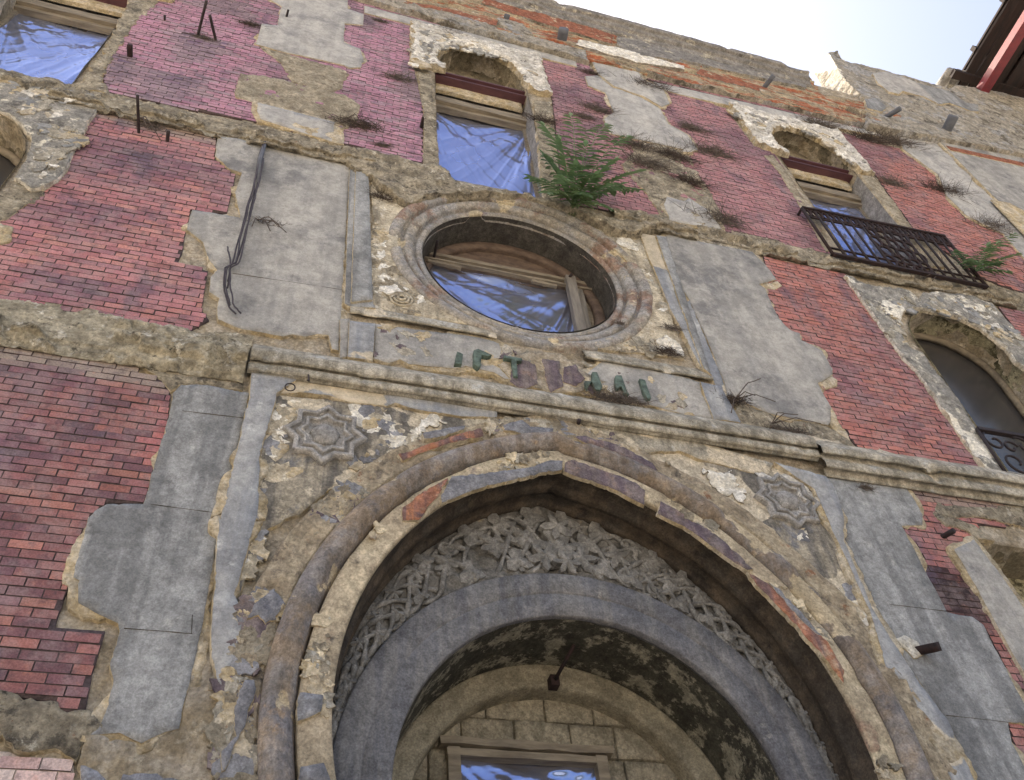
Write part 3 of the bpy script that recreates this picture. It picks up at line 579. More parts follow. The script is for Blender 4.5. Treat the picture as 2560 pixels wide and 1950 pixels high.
# ------------------------------------------------------------------ string course between the storeys
def course(x0, x1, prof, mat, name, **k): return sweep(name, hpath(x0, x1, 0.022), seen(prof), mat, B, **k)
rough_prof = [(10.93, 0.03), (10.97, -0.04), (11.06, -0.10), (11.16, -0.08), (11.26, -0.13), (11.36, -0.12), (11.46, -0.07), (11.52, -0.02), (11.54, 0.03)]
course(-9, 0.95, rough_prof, 'eroded', 'string_course', amp=0.05, chip=0.8, chipth=0.50, base=-0.02, seed=5, cfr=3.2, fr=7, sub=5)
course(3.9, 16, [(z-0.03, y) for z, y in rough_prof], 'eroded', 'string_course', amp=0.05, chip=0.8, chipth=0.50, base=-0.02, seed=7, cfr=3.2, fr=7, sub=5)
# broken ledge over the round window
slab('broken_ledge', T('2:0,930 510,1042 640,1065 760,1160 850,1185 1000,1200 1120,1225 1300,1290 1500,1345 1760,1400 2060,1420 1900,1490 1750,1480 1480,1330 1200,1240 900,1235 640,1235 420,1290 250,1180 200,1130 60,1060', -0.1),
     -0.13, 0.05, 'eroded', B, edge='eroded', rag=0.05, step=0.03, grid=0.05, rough=0.07, fr=6)

# ------------------------------------------------------------------ the portal block
CORN = seen([(6.43, 0.0), (6.44, -0.068), (6.49, -0.102), (6.52, -0.1326), (6.62, -0.1428), (6.632, -0.1156), (6.658, -0.1156), (6.67, -0.1598), (6.79, -0.17), (6.82, -0.1632), (6.87, -0.068), (6.89, 0.0136)])
sweep('cornice', hpath(-0.50, 5.42, 0.035), CORN, 'moulding', B, amp=0.003, chip=0.32, chipth=0.61, base=-0.07, seed=9, cfr=3.6, sub=2)
for x in (-0.50, 5.42):
    m = MB(); V = [(x, y, z) for z, y in CORN]; m.add(V, [tuple(range(len(V)))]); m.build('cornice_return', 'moulding', B)
EC = seen([(6.26, 0.03), (6.30, -0.05), (6.42, -0.10), (6.52, -0.10), (6.62, -0.16), (6.72, -0.17), (6.80, -0.12), (6.90, -0.10), (6.93, -0.04), (6.95, 0.03)])
sweep('cornice', hpath(-5, -0.52, 0.02), EC, 'eroded_cream', B, amp=0.045, chip=0.75, chipth=0.52, base=-0.03, seed=11, cfr=3.0, fr=7, sub=5)
RC = seen([(6.18, 0.03), (6.22, -0.06), (6.34, -0.08), (6.38, -0.14), (6.48, -0.15), (6.52, -0.12), (6.58, -0.12), (6.61, -0.18), (6.72, -0.19), (6.78, -0.10), (6.80, 0.03)])
sweep('cornice', hpath(5.44, 16, 0.04), RC, 'moulding', B, amp=0.012, chip=0.7, chipth=0.55, base=-0.05, seed=13, cfr=1.6)
# pilasters either side of the arch
panel('4:1602,742 1905,772 1762,872 1652,1290 1640,1680 7:1640,0 1600,130 1490,500 1545,620 1482,950 1405,1100 1342,900 1340,800 1372,400 1392,0 4:1402,1680 1592,872', 'pilaster', yf=-0.085, yb=0.0, rag=0.014, name='pilaster', step=0.025, wearth=0.62)
panel('6:600,1310 820,1370 930,1402 985,1470 9:1045,0 1045,160 1230,600 1485,1000 1705,1300 1905,1750 1760,1750 1540,1290 1440,1040 1330,1030 1215,620 1000,150 930,0 6:850,1480', 'pilaster', yf=-0.085, yb=0.0, rag=0.012, name='pilaster', wearth=0.62)
panel('h:0,50 1200,180 2200,420 2200,520 1900,520 1400,440 1270,395 1200,420 1060,400 840,370 650,320 400,290 180,290 120,340 0,300', 'pilaster', yf=-0.07, yb=0.0, rag=0.012, name='plaster_band', wearth=0.55)
panel('5:1500,1000 2189,1140 6:600,1320 560,1400 300,1330 6:120,1290 0,1240 5:1950,1250 1880,1210 1600,1170 1560,1090', 'moulding', yf=-0.065, yb=0.0, rag=0.02, name='plaster_band', wearth=0.5)
# spandrels
slab('spandrel', T('h:170,300 1300,420 2200,560 5:1420,1100 1130,1050 800,1110 400,1240 200,1400 4:2100,1480 1900,1640 1820,1680 7:1700,90 1560,380 1500,560 1480,900 1400,1100 1330,1100 1400,300 4:1640,1290 1750,880', -0.05), -0.045, 0.02, 'spandrel', B, edge='ochre', rag=0.02, grid=0.06, rough=0.008, wearth=0.58)
slab('spandrel', T('5:1430,1090 1800,1090 2189,1180 6:300,1290 760,1350 960,1700 9:1000,150 1225,610 1440,1040 1330,1040 1130,760 850,560 500,220 200,-60 5:2189,1500 1900,1240 1600,1130', -0.05), -0.045, 0.02, 'spandrel', B, edge='ochre', rag=0.02, grid=0.06, rough=0.010, wearth=0.54)
# arch bands, from the outside in
sweep('rubble_archivolt', apath(), [(0.74, -0.02), (0.72, -0.075), (0.60, -0.085), (0.48, -0.09), (0.455, -0.07)], 'rubble_band', B, amp=0.03, seed=15, sub=6, fr=8, chip=0.5, chipth=0.6, base=-0.03)
sweep('roll_moulding', apath(), [(0.475, -0.02), (0.457, -0.11), (0.42, -0.155), (0.36, -0.18), (0.30, -0.165), (0.255, -0.12), (0.238, -0.06), (0.228, -0.02)], 'roll', B, amp=0.006, seed=17, chip=0.6, chipth=0.58, base=-0.07, sub=3, fr=2, cfr=2.4)
sweep('painted_archivolt', apath(), [(0.232, -0.02), (0.222, -0.10), (0.12, -0.112), (0.01, -0.105), (0.0, -0.09), (0.0, -0.05)], 'painted_band', B, amp=0.007, seed=19, chip=0.6, chipth=0.57, base=-0.07, sub=5, cfr=3)
SOF = 0.42
def soff(n=10):
    f = apath(); rows = []
    prof = [(0.0, -0.06), (0.0, 0.10), (-0.03, 0.14), (-0.03, 0.20), (-0.005, 0.23), (-0.005, 0.34), (-0.035, 0.37), (-0.035, SOF+0.08)]
    return prof
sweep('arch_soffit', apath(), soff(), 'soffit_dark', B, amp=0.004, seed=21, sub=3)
# recessed tympanum: carved ground, plain round arch, vault, blind wall
ICX, ICZ = 2.545, 2.82
tymp_out = [tuple(p) for p in apath(AR-0.02, 2.2, 60)(0)]
inner_hole = [(ICX-1.75, 2.2)]+[(ICX+1.75*math.cos(t), ICZ+1.75*math.sin(t)) for t in np.linspace(math.pi, 0, 40)]+[(ICX+1.75, 2.2)]
TY = slab('tympanum', tymp_out[:]+inner_hole[::-1], SOF-0.012, SOF+0.12, 'carving_ground', B, edge='carving_ground', rag=0, step=0.05, grid=0.028, rough=0.06, bev=0)
def ipath(n=100):
    def f(off):
        r = 1.54+off; t = np.linspace(math.pi, 0, n); a = [(ICX-r, 1.4), (ICX-r, 1.9), (ICX-r, 2.4)]
        return np.array(a+[(ICX+r*math.cos(q), ICZ+r*math.sin(q)) for q in t]+[(2*ICX-x, z) for x, z in a[::-1]])
    return f
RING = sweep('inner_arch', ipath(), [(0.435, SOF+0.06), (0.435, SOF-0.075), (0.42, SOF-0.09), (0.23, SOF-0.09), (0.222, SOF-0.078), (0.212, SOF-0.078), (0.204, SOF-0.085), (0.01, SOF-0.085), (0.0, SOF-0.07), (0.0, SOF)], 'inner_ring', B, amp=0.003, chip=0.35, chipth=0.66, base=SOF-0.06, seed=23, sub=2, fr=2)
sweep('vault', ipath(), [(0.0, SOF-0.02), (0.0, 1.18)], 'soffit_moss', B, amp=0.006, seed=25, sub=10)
sweep('inner_archivolt', ipath(), [(0.01, 1.10), (-0.02, 1.08), (-0.03, 1.10), (-0.20, 1.10), (-0.22, 1.13), (-0.22, 1.34)], 'cream_arch', B, amp=0.004, chip=0.3, chipth=0.66, base=1.16, seed=27, sub=2)
m = MB(); m.box(0.8, 4.3, 1.36, 1.5, -1.6, 4.5); BW = m.build('blind_wall', 'mortar_pale', B)
rs = np.random.RandomState(4)
def stone_block(x0, x1, z0, z1, parent, y=1.30):
    n = 5; P = ragged([(x0+.008, z0+.008), (x1-.008, z0+.008), (x1-.008, z1-.008), (x0+.008, z1-.008)], 0.07, 0.010, int(x0*91+z0*57) % 900+1)
    return slab('stone_block', [tuple(p) for p in P], y+rs.uniform(-.02, .015), 1.37, 'block', parent, edge='block', rag=0.0, step=0.06, grid=0.07, rough=0.012, bev=0.6)
rows = [2.2, 2.62, 2.98, 3.34, 3.62, 3.92, 4.30]
for i in range(len(rows)-1):
    xs = [1.0]; off = [.3, .5, .38, .46, .30, .52][i]; x = 1.0+off
    while x < 4.0: xs.append(x); x += rs.uniform(.36, .58)
    xs.append(4.1)
    for a, b in zip(xs[:-1], xs[1:]):
        if b > 1.66 and a < 2.95 and rows[i] < 3.60 :
            if a < 1.60: b = 1.64
            elif b > 3.0: a = 2.97
            else: continue
        if b-a > 0.08: stone_block(a, b, rows[i], rows[i+1], BW)
W = MB(); W.beam((1.54, 1.25, 3.645), (3.06, 1.25, 3.645), 0.12, 0.07, jit=0.010); wl_ = W.build('timber_lintel', 'old_wood', B)
W = MB(); W.beam((1.66, 1.26, 2.0), (1.66, 1.26, 3.60), 0.10, 0.10, up=(1, 0, 0), jit=0.004); W.beam((2.95, 1.26, 2.0), (2.95, 1.26, 3.60), 0.10, 0.10, up=(1, 0, 0), jit=0.004); W.beam((1.6, 1.26, 3.56), (3.0, 1.26, 3.56), 0.10, 0.06, jit=0.004)
W.build('window_frame', 'old_wood', B)
# flakes of the old paint still clinging to the arch
def flake(s, mat, yf, yb, rag=0.018, name='paint_flake'): return slab(name, T(s, yf), yf, yb, mat, B, edge='ochre', rag=rag, step=0.02, grid=0.05, rough=0.004)
flake('7:1625,1035 1560,1040 1500,1140 1480,1330 1500,1400 1410,1500 1405,1640 1440,1620 1480,1500 1560,1340 1600,1200 1630,1120', 'bluegrey_flake', -0.105, -0.06)
flake('7:1900,1115 2065,1135 2050,1250 1960,1290 1890,1310 1885,1200', 'bluegrey_flake', -0.128, -0.09)
flake('7:1910,1590 2060,1570 2110,1700 1890,1700', 'bluegrey_flake', -0.128, -0.09)
flake('7:1740,460 1820,560 1760,660 1690,690 1640,640 1575,650 1620,560', 'bluegrey_flake', -0.10, -0.05)
flake('5:370,1260 700,1150 900,1090 920,1150 700,1190 560,1235 400,1300', 'orange_flake', -0.11, -0.06)
flake('5:530,1130 700,1090 800,1080 790,1105 640,1150 540,1160', 'bluegrey_flake', -0.105, -0.05)
flake('5:1030,1075 1160,1040 1210,1085 1360,1095 1350,1150 1240,1150 1160,1135 1040,1110', 'bluegrey_flake', -0.11, -0.06)
flake('5:1490,1150 1560,1140 1800,1210 1990,1320 2030,1370 1960,1360 1750,1250 1560,1190', 'purple_flake', -0.11, -0.06)
flake('5:1430,1310 1480,1290 1880,1440 1940,1490 1940,1590 1760,1490 1500,1400 1430,1370', 'purple_flake', -0.128, -0.09)
flake('5:2040,1560 2189,1640 2189,1720 2020,1640', 'purple_flake', -0.128, -0.09)
flake('9:0,0 150,60 270,150 470,340 420,350 250,230 100,120 0,50', 'purple_flake', -0.128, -0.09)
flake('9:430,350 560,430 760,600 940,800 1050,980 1040,1060 940,930 800,770 620,570 450,400', 'orange_flake', -0.128, -0.09)
flake('9:560,420 640,470 800,640 900,760 860,750 700,590', 'bluegrey_flake', -0.13, -0.09)
flake('5:710,1400 960,1380 1200,1350 1340,1300 1420,1300 1410,1360 1200,1400 900,1470 650,1570 640,1520', 'bluegrey_flake', -0.128, -0.09)
flake('5:400,1600 520,1500 690,1410 650,1500 560,1600 500,1680 400,1680', 'orange_flake', -0.126, -0.09)

# ------------------------------------------------------------------ storey of the round window
slab('oculus_field', T('2:190,1150 640,1130 1300,1290 1700,1400 1930,1480 5:1960,0 2150,500 2189,650 1650,590 850,440 60,330 2:215,1400', -0.03), -0.03, 0.02, 'circle_spandrel', B, edge='ochre', rag=0.02, grid=0.07, rough=0.012,
     holes=[oculus_hole])
sweep('oculus_moulding', cpath(OCX, OCZ, ORI, n=280), [(0, .16), (.008, .09), (.05, .055), (.09, .06), (.108, .095), (.135, .09), (.142, .03), (.19, -.005), (.245, -.012), (.268, .03), (.298, .025), (.306, -.035), (.36, -.065), (.42, -.065), (.45, -.04), (.46, .0), (.475, .01)],
      'ring', B, closed=True, amp=0.005, chip=0.6, chipth=0.60, base=0.02, seed=29, sub=2, fr=2.5, cfr=2.6)
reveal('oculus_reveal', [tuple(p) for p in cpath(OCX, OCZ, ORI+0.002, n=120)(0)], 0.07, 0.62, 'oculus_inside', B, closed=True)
sweep('oculus_frame', cpath(OCX, OCZ, 1.26, n=160), [(0.0, 0.50), (-0.02, 0.47), (-0.12, 0.47), (-0.14, 0.50), (-0.14, 0.56)], 'brown_wood', B, closed=True, amp=0.004, seed=31)
W = MB()
W.beam((1.26, 0.50, 9.94), (3.54, 0.50, 9.94), 0.07, 0.06, jit=0.006); W.beam((1.24, 0.47, 9.79), (3.56, 0.47, 9.79), 0.05, 0.035, jit=0.006)
W.beam((1.30, 0.46, 9.72), (1.75, 0.46, 9.70), 0.04, 0.05, jit=0.005); W.beam((2.70, 0.46, 9.71), (3.05, 0.46, 9.70), 0.04, 0.05, jit=0.005)
W.build('oculus_rail', 'old_wood', B)
for i in range(9):
    zz = 9.80+0.055*i*1.6; hw = math.sqrt(max(0.05, 1.24**2-(zz-OCZ)**2)); W = MB(); W.beam((OCX-hw, 0.575, zz), (OCX+hw, 0.575, zz), 0.03, 0.105, jit=0.005); W.build('oculus_slat', 'brown_wood', B)
for i in range(4): W = MB(); xx = 3.36+0.09*i; W.beam((xx, 0.575, 8.2), (xx, 0.575, 9.8), 0.03, 0.085, up=(1, 0, 0), jit=0.004); W.build('oculus_slat', 'old_wood', B)
W = MB(); W.beam((3.24, 0.44, 8.35), (3.26, 0.44, 9.95), 0.09, 0.13, up=(1, 0, 0), jit=0.005); W.beam((3.38, 0.50, 8.4), (3.38, 0.50, 9.8), 0.06, 0.10, up=(1, 0, 0), jit=0.005); W.build('oculus_post', 'grey_wood', B)
# side strips, frieze and ledges
panel('2:62,1055 182,1078 5:210,292 225,330 60,320 30,300', 'render_dark', yf=-0.06, yb=0.0, name='side_strip', rag=0.005)
m = MB(); V0 = T('2:100,1065 178,1078 5:205,290 70,305', -0.06)
slab('side_strip_panel', V0, -0.085, -0.05, 'render_dark', B, rag=0.006, edge='ochre')
panel('2:1905,1475 2060,1505 5:2189,300 6:60,280 290,830 330,1000 390,1062 300,1045 210,790 130,700 5:2100,330', 'pilaster', yf=-0.06, yb=0.0, name='side_strip', rag=0.012, wearth=0.55)
slab('side_strip_panel', T('2:2010,1500 2070,1512 6:200,760 150,720 5:2160,300', -0.07), -0.08, -0.05, 'render_dark', B, rag=0.012, edge='ochre')
panel('5:0,400 60,400 50,640 0,650', 'render_mid', yf=-0.055, yb=0.0, name='short_pilaster', rag=0.004)
panel('5:60,410 225,430 210,660 50,640', 'pilaster', yf=-0.07, yb=0.0, name='short_pilaster', rag=0.008, wearth=0.6)
panel('6:130,800 260,830 390,1062 300,1046 215,1040', 'pilaster', yf=-0.07, yb=0.0, name='short_pilaster', rag=0.008, wearth=0.6)
panel('5:222,430 900,520 1100,575 1120,640 1180,660 1560,760 1700,640 2000,730 2189,770 6:140,805 215,1040 0,1000 5:1700,880 1050,780 980,740 800,700 730,715 440,690 380,660 310,680 215,655', 'render_mid', yf=-0.05, yb=0.0, name='frieze', rag=0.012, grid=0.06, wearth=0.6)
patch('5:1000,690 1100,640 1240,600 1400,620 1560,740 1700,800 1500,870 1340,870 1100,800', 'rubble', yf=-0.055, yb=-0.01, rag=0.02)
flake('5:1160,655 1240,690 1260,820 1150,850 1080,800 1090,720', 'purple_flake', -0.065, -0.03)
flake('5:1280,650 1400,670 1420,830 1340,870 1300,760', 'purple_flake', -0.066, -0.03)
flake('5:1420,700 1500,690 1560,780 1500,830 1420,800', 'purple_flake', -0.064, -0.03)
LED = seen([(7.66, 0.0), (7.67, -0.065), (7.70, -0.085), (7.74, -0.085), (7.75, -0.06), (7.79, -0.06), (7.80, -0.045), (7.84, 0.0)])
sweep('frieze_ledge', hpath(0.36, 1.95, 0.03), LED, 'moulding', B, amp=0.005, chip=0.6, chipth=0.56, base=-0.04, seed=33, cfr=2)
sweep('frieze_ledge', hpath(2.95, 4.5, 0.03), [(z-0.09, y) for z, y in LED], 'moulding', B, amp=0.006, chip=0.7, chipth=0.53, base=-0.04, seed=35, cfr=2)
for s_ in ('2:260,1190 380,1200 440,1240 420,1280 330,1270 280,1250', '5:240,190 330,170 400,220 380,270 300,250 240,230', '2:1740,1460 1830,1490 1890,1550 1900,1590 1830,1580 1760,1540', '5:1990,520 2080,500 2189,580 2189,640 2060,600'):
    slab('lime_patch', T(s_, -0.05), -0.04, -0.02, 'lime', B, edge='circle_spandrel', rag=0.05, step=0.015, grid=0.03, rough=0.008)

def joint(s_, y=-0.043, w=0.004):
    a, b = T(s_, y); m = MB(); m.beam((a[0], y+0.004, a[1]), (b[0], y+0.004, b[1]), 0.012, w, jit=0.0015); m.build('panel_joint', 'soffit_dark', B)
for s_ in ('4:1160,985 1550,1030', '7:790,715 1225,748', '9:1335,562 1695,606', '9:1690,1268 2090,1312', '4:960,1580 1415,1640', '7:1225,630 1218,745', '4:1480,110 2180,215', '4:1545,1100 1420,1640'): joint(s_)

# loose scales of plaster and lime wash still sticking to the portal and the round window field
def scales(polys, y, mats, n, size, seed, name='plaster_scale', avoid=None, parent=None):
    """many small broken scales, one mesh for each tone"""
    rs_ = np.random.RandomState(seed); acc = {m_: ([], [], 0) for m_ in mats}
    polys = [np.array(T(p, y)) for p in polys]; ars = np.array([abs(area(p)) for p in polys]); ars = ars/ars.sum(); k = 0; tries = 0
    while k < n and tries < n*30:
        tries += 1; P = polys[rs_.choice(len(polys), p=ars)]; lo, hi = P.min(0), P.max(0); c = rs_.uniform(lo, hi)
        if not inside(c[None], P)[0] or fbm(c[0]*1.4, c[1]*1.4, seed, 3) < 0.47: continue
        if avoid and avoid(c[0], c[1]): continue
        k += 1; mt = mats[rs_.randint(len(mats))]; V, F, b = acc[mt]; m_ = 15; r = size*rs_.uniform(.25, 1)**1.6; el = rs_.uniform(.4, 1.0); an = rs_.uniform(0, 3.14)
        ring = []
        for q in range(m_):
            t = 2*math.pi*q/m_; rr = r*rs_.uniform(.45, 1.2); dx, dz = rr*math.cos(t), rr*el*math.sin(t); ring.append((c[0]+dx*math.cos(an)-dz*math.sin(an), c[1]+dx*math.sin(an)+dz*math.cos(an)))
        yy = y-rs_.uniform(.0, .004); V += [(c[0], yy-.001, c[1])]+[(x, yy, z) for x, z in ring]+[(x, y+.025, z) for x, z in ring]
        F += [(b, b+1+(q+1) % m_, b+1+q) for q in range(m_)]+[(b+1+q, b+1+(q+1) % m_, b+1+m_+(q+1) % m_, b+1+m_+q) for q in range(m_)]
        acc[mt] = (V, F, b+1+2*m_)
    for mt, (V, F, b) in acc.items():
        if F:
            if _facing(np.array(V), F[0]) > 0: F = [f[::-1] for f in F]
            o = obj(name, V, F, mt, parent or B, smooth=False, wear=np.zeros(len(V))); o['kind'] = 'stuff'
def off_arch(x, z): return arch_r(x, z) < 0.74
SPL = 'h:170,300 1300,420 2200,560 5:1420,1100 1130,1050 800,1110 400,1240 200,1400 4:2100,1480 1900,1640 1820,1680 7:1700,90 1560,380 1500,560 4:1640,1290 1750,880'
SPR = '5:1430,1090 1800,1090 2189,1180 6:300,1290 760,1350 960,1700 9:1000,150 1225,610 1330,900 1130,760 850,560 500,220 200,-60 5:2189,1500 1900,1240 1600,1130'
st_ = [T('h:630,690', -0.05)[0], T('6:680,1560', -0.05)[0]]
scales([SPL, SPR], -0.0455, ['circle_spandrel', 'ochre', 'spandrel', 'lime', 'circle_spandrel', 'bluegrey_flake'], 300, 0.15, 5, avoid=lambda x, z: off_arch(x, z) or any(math.hypot(x-q[0], z-q[1]) < 0.36 for q in st_))
scales(['2:215,1160 640,1160 1300,1300 1700,1400 1930,1480 5:1960,0 2150,500 2189,650 1650,590 850,440 60,330 2:215,1400'], -0.031, ['lime', 'ochre', 'moulding', 'patch', 'patch'], 180, 0.15, 9, avoid=lambda x, z: math.hypot(x-OCX, z-OCZ) < ORO+0.06)
scales(['5:222,430 1100,600 2000,760 2189,790 2189,1000 1700,880 800,700 215,655'], -0.0505, ['ochre', 'moulding', 'moulding', 'purple_flake'], 50, 0.12, 13)
def on_band(lo, hi):
    def f(x, z): return not (lo < arch_r(x, z) < hi)
    return f
ARB = '7:1350,1700 1420,900 1560,500 4:1900,1640 5:200,1380 800,1080 1400,1050 1900,1150 6:200,1500 9:500,200 1100,900 1500,1700 900,1700 9:300,300 5:2000,1600 1400,1350 600,1600 7:2100,300 2090,1700'
scales([ARB], -0.084, ['patch', 'ochre', 'rubble_band', 'purple_flake', 'patch', 'bluegrey_flake', 'moulding'], 360, 0.14, 17, avoid=on_band(0.50, 0.72))
scales([ARB], -0.1115, ['patch', 'moulding', 'cream', 'ochre'], 130, 0.10, 19, avoid=on_band(0.02, 0.20))

# ------------------------------------------------------------------ upper windows
def upper_window(key, cream):
    x0, x1 = UPW[key]; cx = (x0+x1)/2
    L = H_up[key]
    reveal('window_reveal', L[1:]+[L[0]], -0.01, 0.44, 'reveal', B)
    sp = [(cx-1.27, 15.16), (cx-1.29, 17.16), (cx-0.4, 17.12), (cx+0.5, 17.10), (cx+1.27, 17.05), (cx+1.24, 16.2), (cx+1.29, 15.22), (cx+1.0, 15.12), (cx+0.86, 15.22)]
    sp += [(cx+0.80*math.cos(t)-0.02, 15.42+1.12*math.sin(t)) for t in np.linspace(0.05, math.pi-0.1, 16)]
    sp += [(cx-0.78, 15.38), (cx-0.64, 15.32), (cx-0.64, 15.10), (cx-0.88, 15.05), (cx-1.0, 15.12)]
    def hh(x, z):
        d = np.hypot((x-cx)/0.80, (z-15.42)/1.12); rim = np.exp(-((d-1.10)/0.07)**2); e = np.exp(-((np.abs(x-cx)-1.17)/0.05)**2)
        return -0.05*rim-0.035*e-0.03*(fbm(x*7, z*7, 4, 3)-0.5)
    slab('window_surround', sp, -0.09, 0.01, 'surround', B, edge='ochre', rag=0.055, step=0.022, grid=0.035, rough=0.025, h=hh, seed=int(cx*10)+80)
    m = MB(); m.box(x0-0.1, x1+0.1, 0.38, 0.42, 14.7, 16.8); m.build('window_head', 'reveal', B)
    m = MB(); m.beam((x0-0.05, 0.14, 15.33), (x1+0.12, 0.14, 15.33), 0.16, 0.04); m.beam((x0-0.05, 0.14, 15.13), (x1+0.12, 0.14, 15.13), 0.16, 0.03); m.beam((x0-0.05, 0.13, 15.23), (x1+0.12, 0.13, 15.23), 0.03, 0.2)
    m.build('iron_beam', 'beam_paint', B)
    slab('window_panel', [(x0, 14.84), (x1-0.05, 14.84), (x1-0.05, 15.30), (x0, 15.30)], 0.20, 0.26, 'ochre', B, rag=0.012, rough=0.01)
    m = MB(); m.beam((x0-0.03, 0.28, 14.53), (x1+0.03, 0.28, 14.53), 0.12, 0.20, jit=0.008); m.beam((x0-0.03, 0.33, 14.38), (x1+0.03, 0.33, 14.38), 0.10, 0.10, jit=0.008)
    m.beam((x0+0.03, 0.36, 11.1), (x0+0.03, 0.36, 14.4), 0.07, 0.06, up=(1, 0, 0)); m.beam((x1-0.03, 0.36, 11.1), (x1-0.03, 0.36, 14.4), 0.07, 0.07, up=(1, 0, 0))
    m.build('window_frame', 'old_wood', B)
    # cement-lined jamb on the right hand
    P = []; F = []
    for i in range(9):
        z = 11.2+i*0.47
        for j in range(5):
            y = -0.02+0.09*j; P.append((x1-0.012+0.01*math.sin(i*2.3+j), y, z))
    for i in range(8):
        for j in range(4): F.append((i*5+j, i*5+j+1, i*5+j+6, i*5+j+5))
    obj('jamb_lining', P, F, 'jamb_grey', B)
def upper_window_clean(key): upper_window(key, True)
for k_ in ('centre', 'right', 'left'): upper_window(k_, True)
scales(['2:455,220 500,175 1260,375 1350,600 1230,610 1160,480 950,350 700,290 600,320 590,400 465,415', '3:290,690 560,740 970,860 1230,1090 1100,1050 960,930 700,790 540,800 500,860 590,970'], -0.103, ['lime', 'surround_grey', 'ochre', 'surround_grey', 'lime'], 200, 0.20, 23)
# ragged brick strips beside the jambs
patch('2:490,455 580,475 600,700 640,1060 530,1045 530,720', 'eroded', yf=-0.036, rag=0.03)
patch('2:1230,640 1350,650 1340,800 1400,1290 1300,1285 1260,900', 'eroded', yf=-0.036, rag=0.03)
patch('3:590,985 690,1110 860,1400 970,1600 930,1600 780,1340 640,1110 540,990', 'patch', yf=-0.036, rag=0.02)
patch('3:1150,1110 1250,1130 1480,1450 1690,1700 1560,1700 1400,1420 1280,1290', 'patch', yf=-0.036, rag=0.03)

# ------------------------------------------------------------------ middle windows
def mid_window(key, moss, depth):
    L = H_mid[key]; x0, x1 = MIDW[key]
    reveal('window_reveal', L[1:]+[L[0]], -0.03, depth, moss, B, n=7)
    arc = L[2:]; cx = (L[0][0]+L[1][0])/2
    m = MB(); P = [(x1-0.06, depth-0.04, L[0][1])]+[(cx+(x-cx)*0.97, depth-0.04, 9.3+(z-9.3)*0.96) for x, z in arc]+[(x0+0.06, depth-0.04, L[0][1])]
    m.tube(P, 0.055, 6); m.build('window_frame', 'old_wood', B)
    V = [(x, depth+0.01, z) for x, z in L]; o = obj('window_pane', V, [tuple(range(len(V)))[::-1]], 'dusty_glass', B, smooth=False)
mid_window('right', 'reveal_moss', 0.46); mid_window('left', 'reveal', 0.46)
def bumpy(x, z): return -0.05*(fbm(x*5, z*5, 8, 4)-0.45)
slab('window_surround', T('g:60,420 150,425 240,490 440,560 700,578 830,620 930,700 960,740 960,660 1000,612 1200,605 1500,650 1800,735 1900,850 2100,1080 2260,1230 2260,1560 2110,1440 2000,1290 1700,1040 1400,900 1000,815 870,800 760,850 728,950 735,1140 790,1250 1000,1360 1130,1530 6:1720,840 1890,1100 2090,1390 1960,1380 1500,720 1420,640 g:800,1430 560,1110', -0.07),
     -0.075, 0.0, 'surround_grey', B, edge='surround', rag=0.025, step=0.025, grid=0.035, rough=0.02, h=bumpy, wearth=0.60)
slab('window_surround', T('1:-80,470 0,490 200,545 480,575 600,600 620,690 560,780 480,930 420,1080 370,1140 280,1190 200,1200 90,1130 150,1050 200,930 200,880 140,790 60,720 0,700 -80,690', -0.07),
     -0.075, 0.0, 'surround_grey', B, edge='surround', rag=0.02, step=0.025, grid=0.03, rough=0.015, h=bumpy)
scales(['g:150,450 700,590 1500,660 1900,850 2189,1200 2100,1300 1700,1020 1000,800 740,850 730,1140 1000,1400 560,1100', '1:0,500 480,580 610,640 480,930 280,1180 160,1060 200,900 60,720 0,700'], -0.082, ['surround', 'surround_grey', 'ochre', 'render_dark', 'moulding'], 220, 0.15, 29)
patch('1:200,1200 370,1140 300,1200 220,1290 120,1340 40,1400 -60,1450 -60,1230 60,1200 90,1140', 'eroded', yf=-0.036, rag=0.04)
patch('1:-60,1430 0,1420 80,1450 60,1540 -60,1560', 'ochre', yf=-0.036, rag=0.03)
# ground floor window on the right: a bricked reveal in deep shade
reveal('window_reveal', [(7.02, 5.55), (7.02, 0.6)], 0.0, 0.5, 'reveal_moss', B); reveal('window_reveal', [(7.02, 5.55), (8.7, 5.55)], 0.0, 0.5, 'reveal', B)
m = MB(); m.box(6.9, 8.8, 0.48, 0.52, 0.5, 5.7); m.build('window_board', 'reveal_moss', B)

# ------------------------------------------------------------------ head of the wall
def rowh(x, z): return -0.05*(vn(x*0.8, np.floor(z/0.16), 5)-0.5)-0.05*(fbm(x*1.5, z*2.5, 9, 4)-0.5)-0.03*(np.floor(z/0.16) % 2)
slab('wall_head', T('2:-260,-120 60,-30 600,115 1100,250 1590,390 3:0,515 640,655 1000,755 1400,830 1400,700 900,600 830,500 0,310 2:1200,40 900,-40 -260,-300', -0.06), -0.07, 0.3, 'eaves_band', B, edge='eaves_band', rag=0.03, step=0.05, grid=0.05, rough=0.02, h=rowh, fr=3)
slab('mortar_ledge', T('2:60,-30 300,-10 500,30 700,90 1000,180 1330,268 1560,330 1590,395 1100,256 600,120', -0.1), -0.13, 0.0, 'eaves_tan', B, edge='eaves_tan', rag=0.04, step=0.04, grid=0.05, rough=0.04, fr=4)
slab('mortar_ledge', T('2:1570,330 1800,400 2189,490 3:400,560 700,640 980,720 1200,780 1400,830 1000,760 640,665 0,520 2:1900,440', -0.1), -0.12, 0.0, 'eaves_band', B, edge='eaves_tan', rag=0.05, step=0.04, grid=0.05, rough=0.05, fr=4)
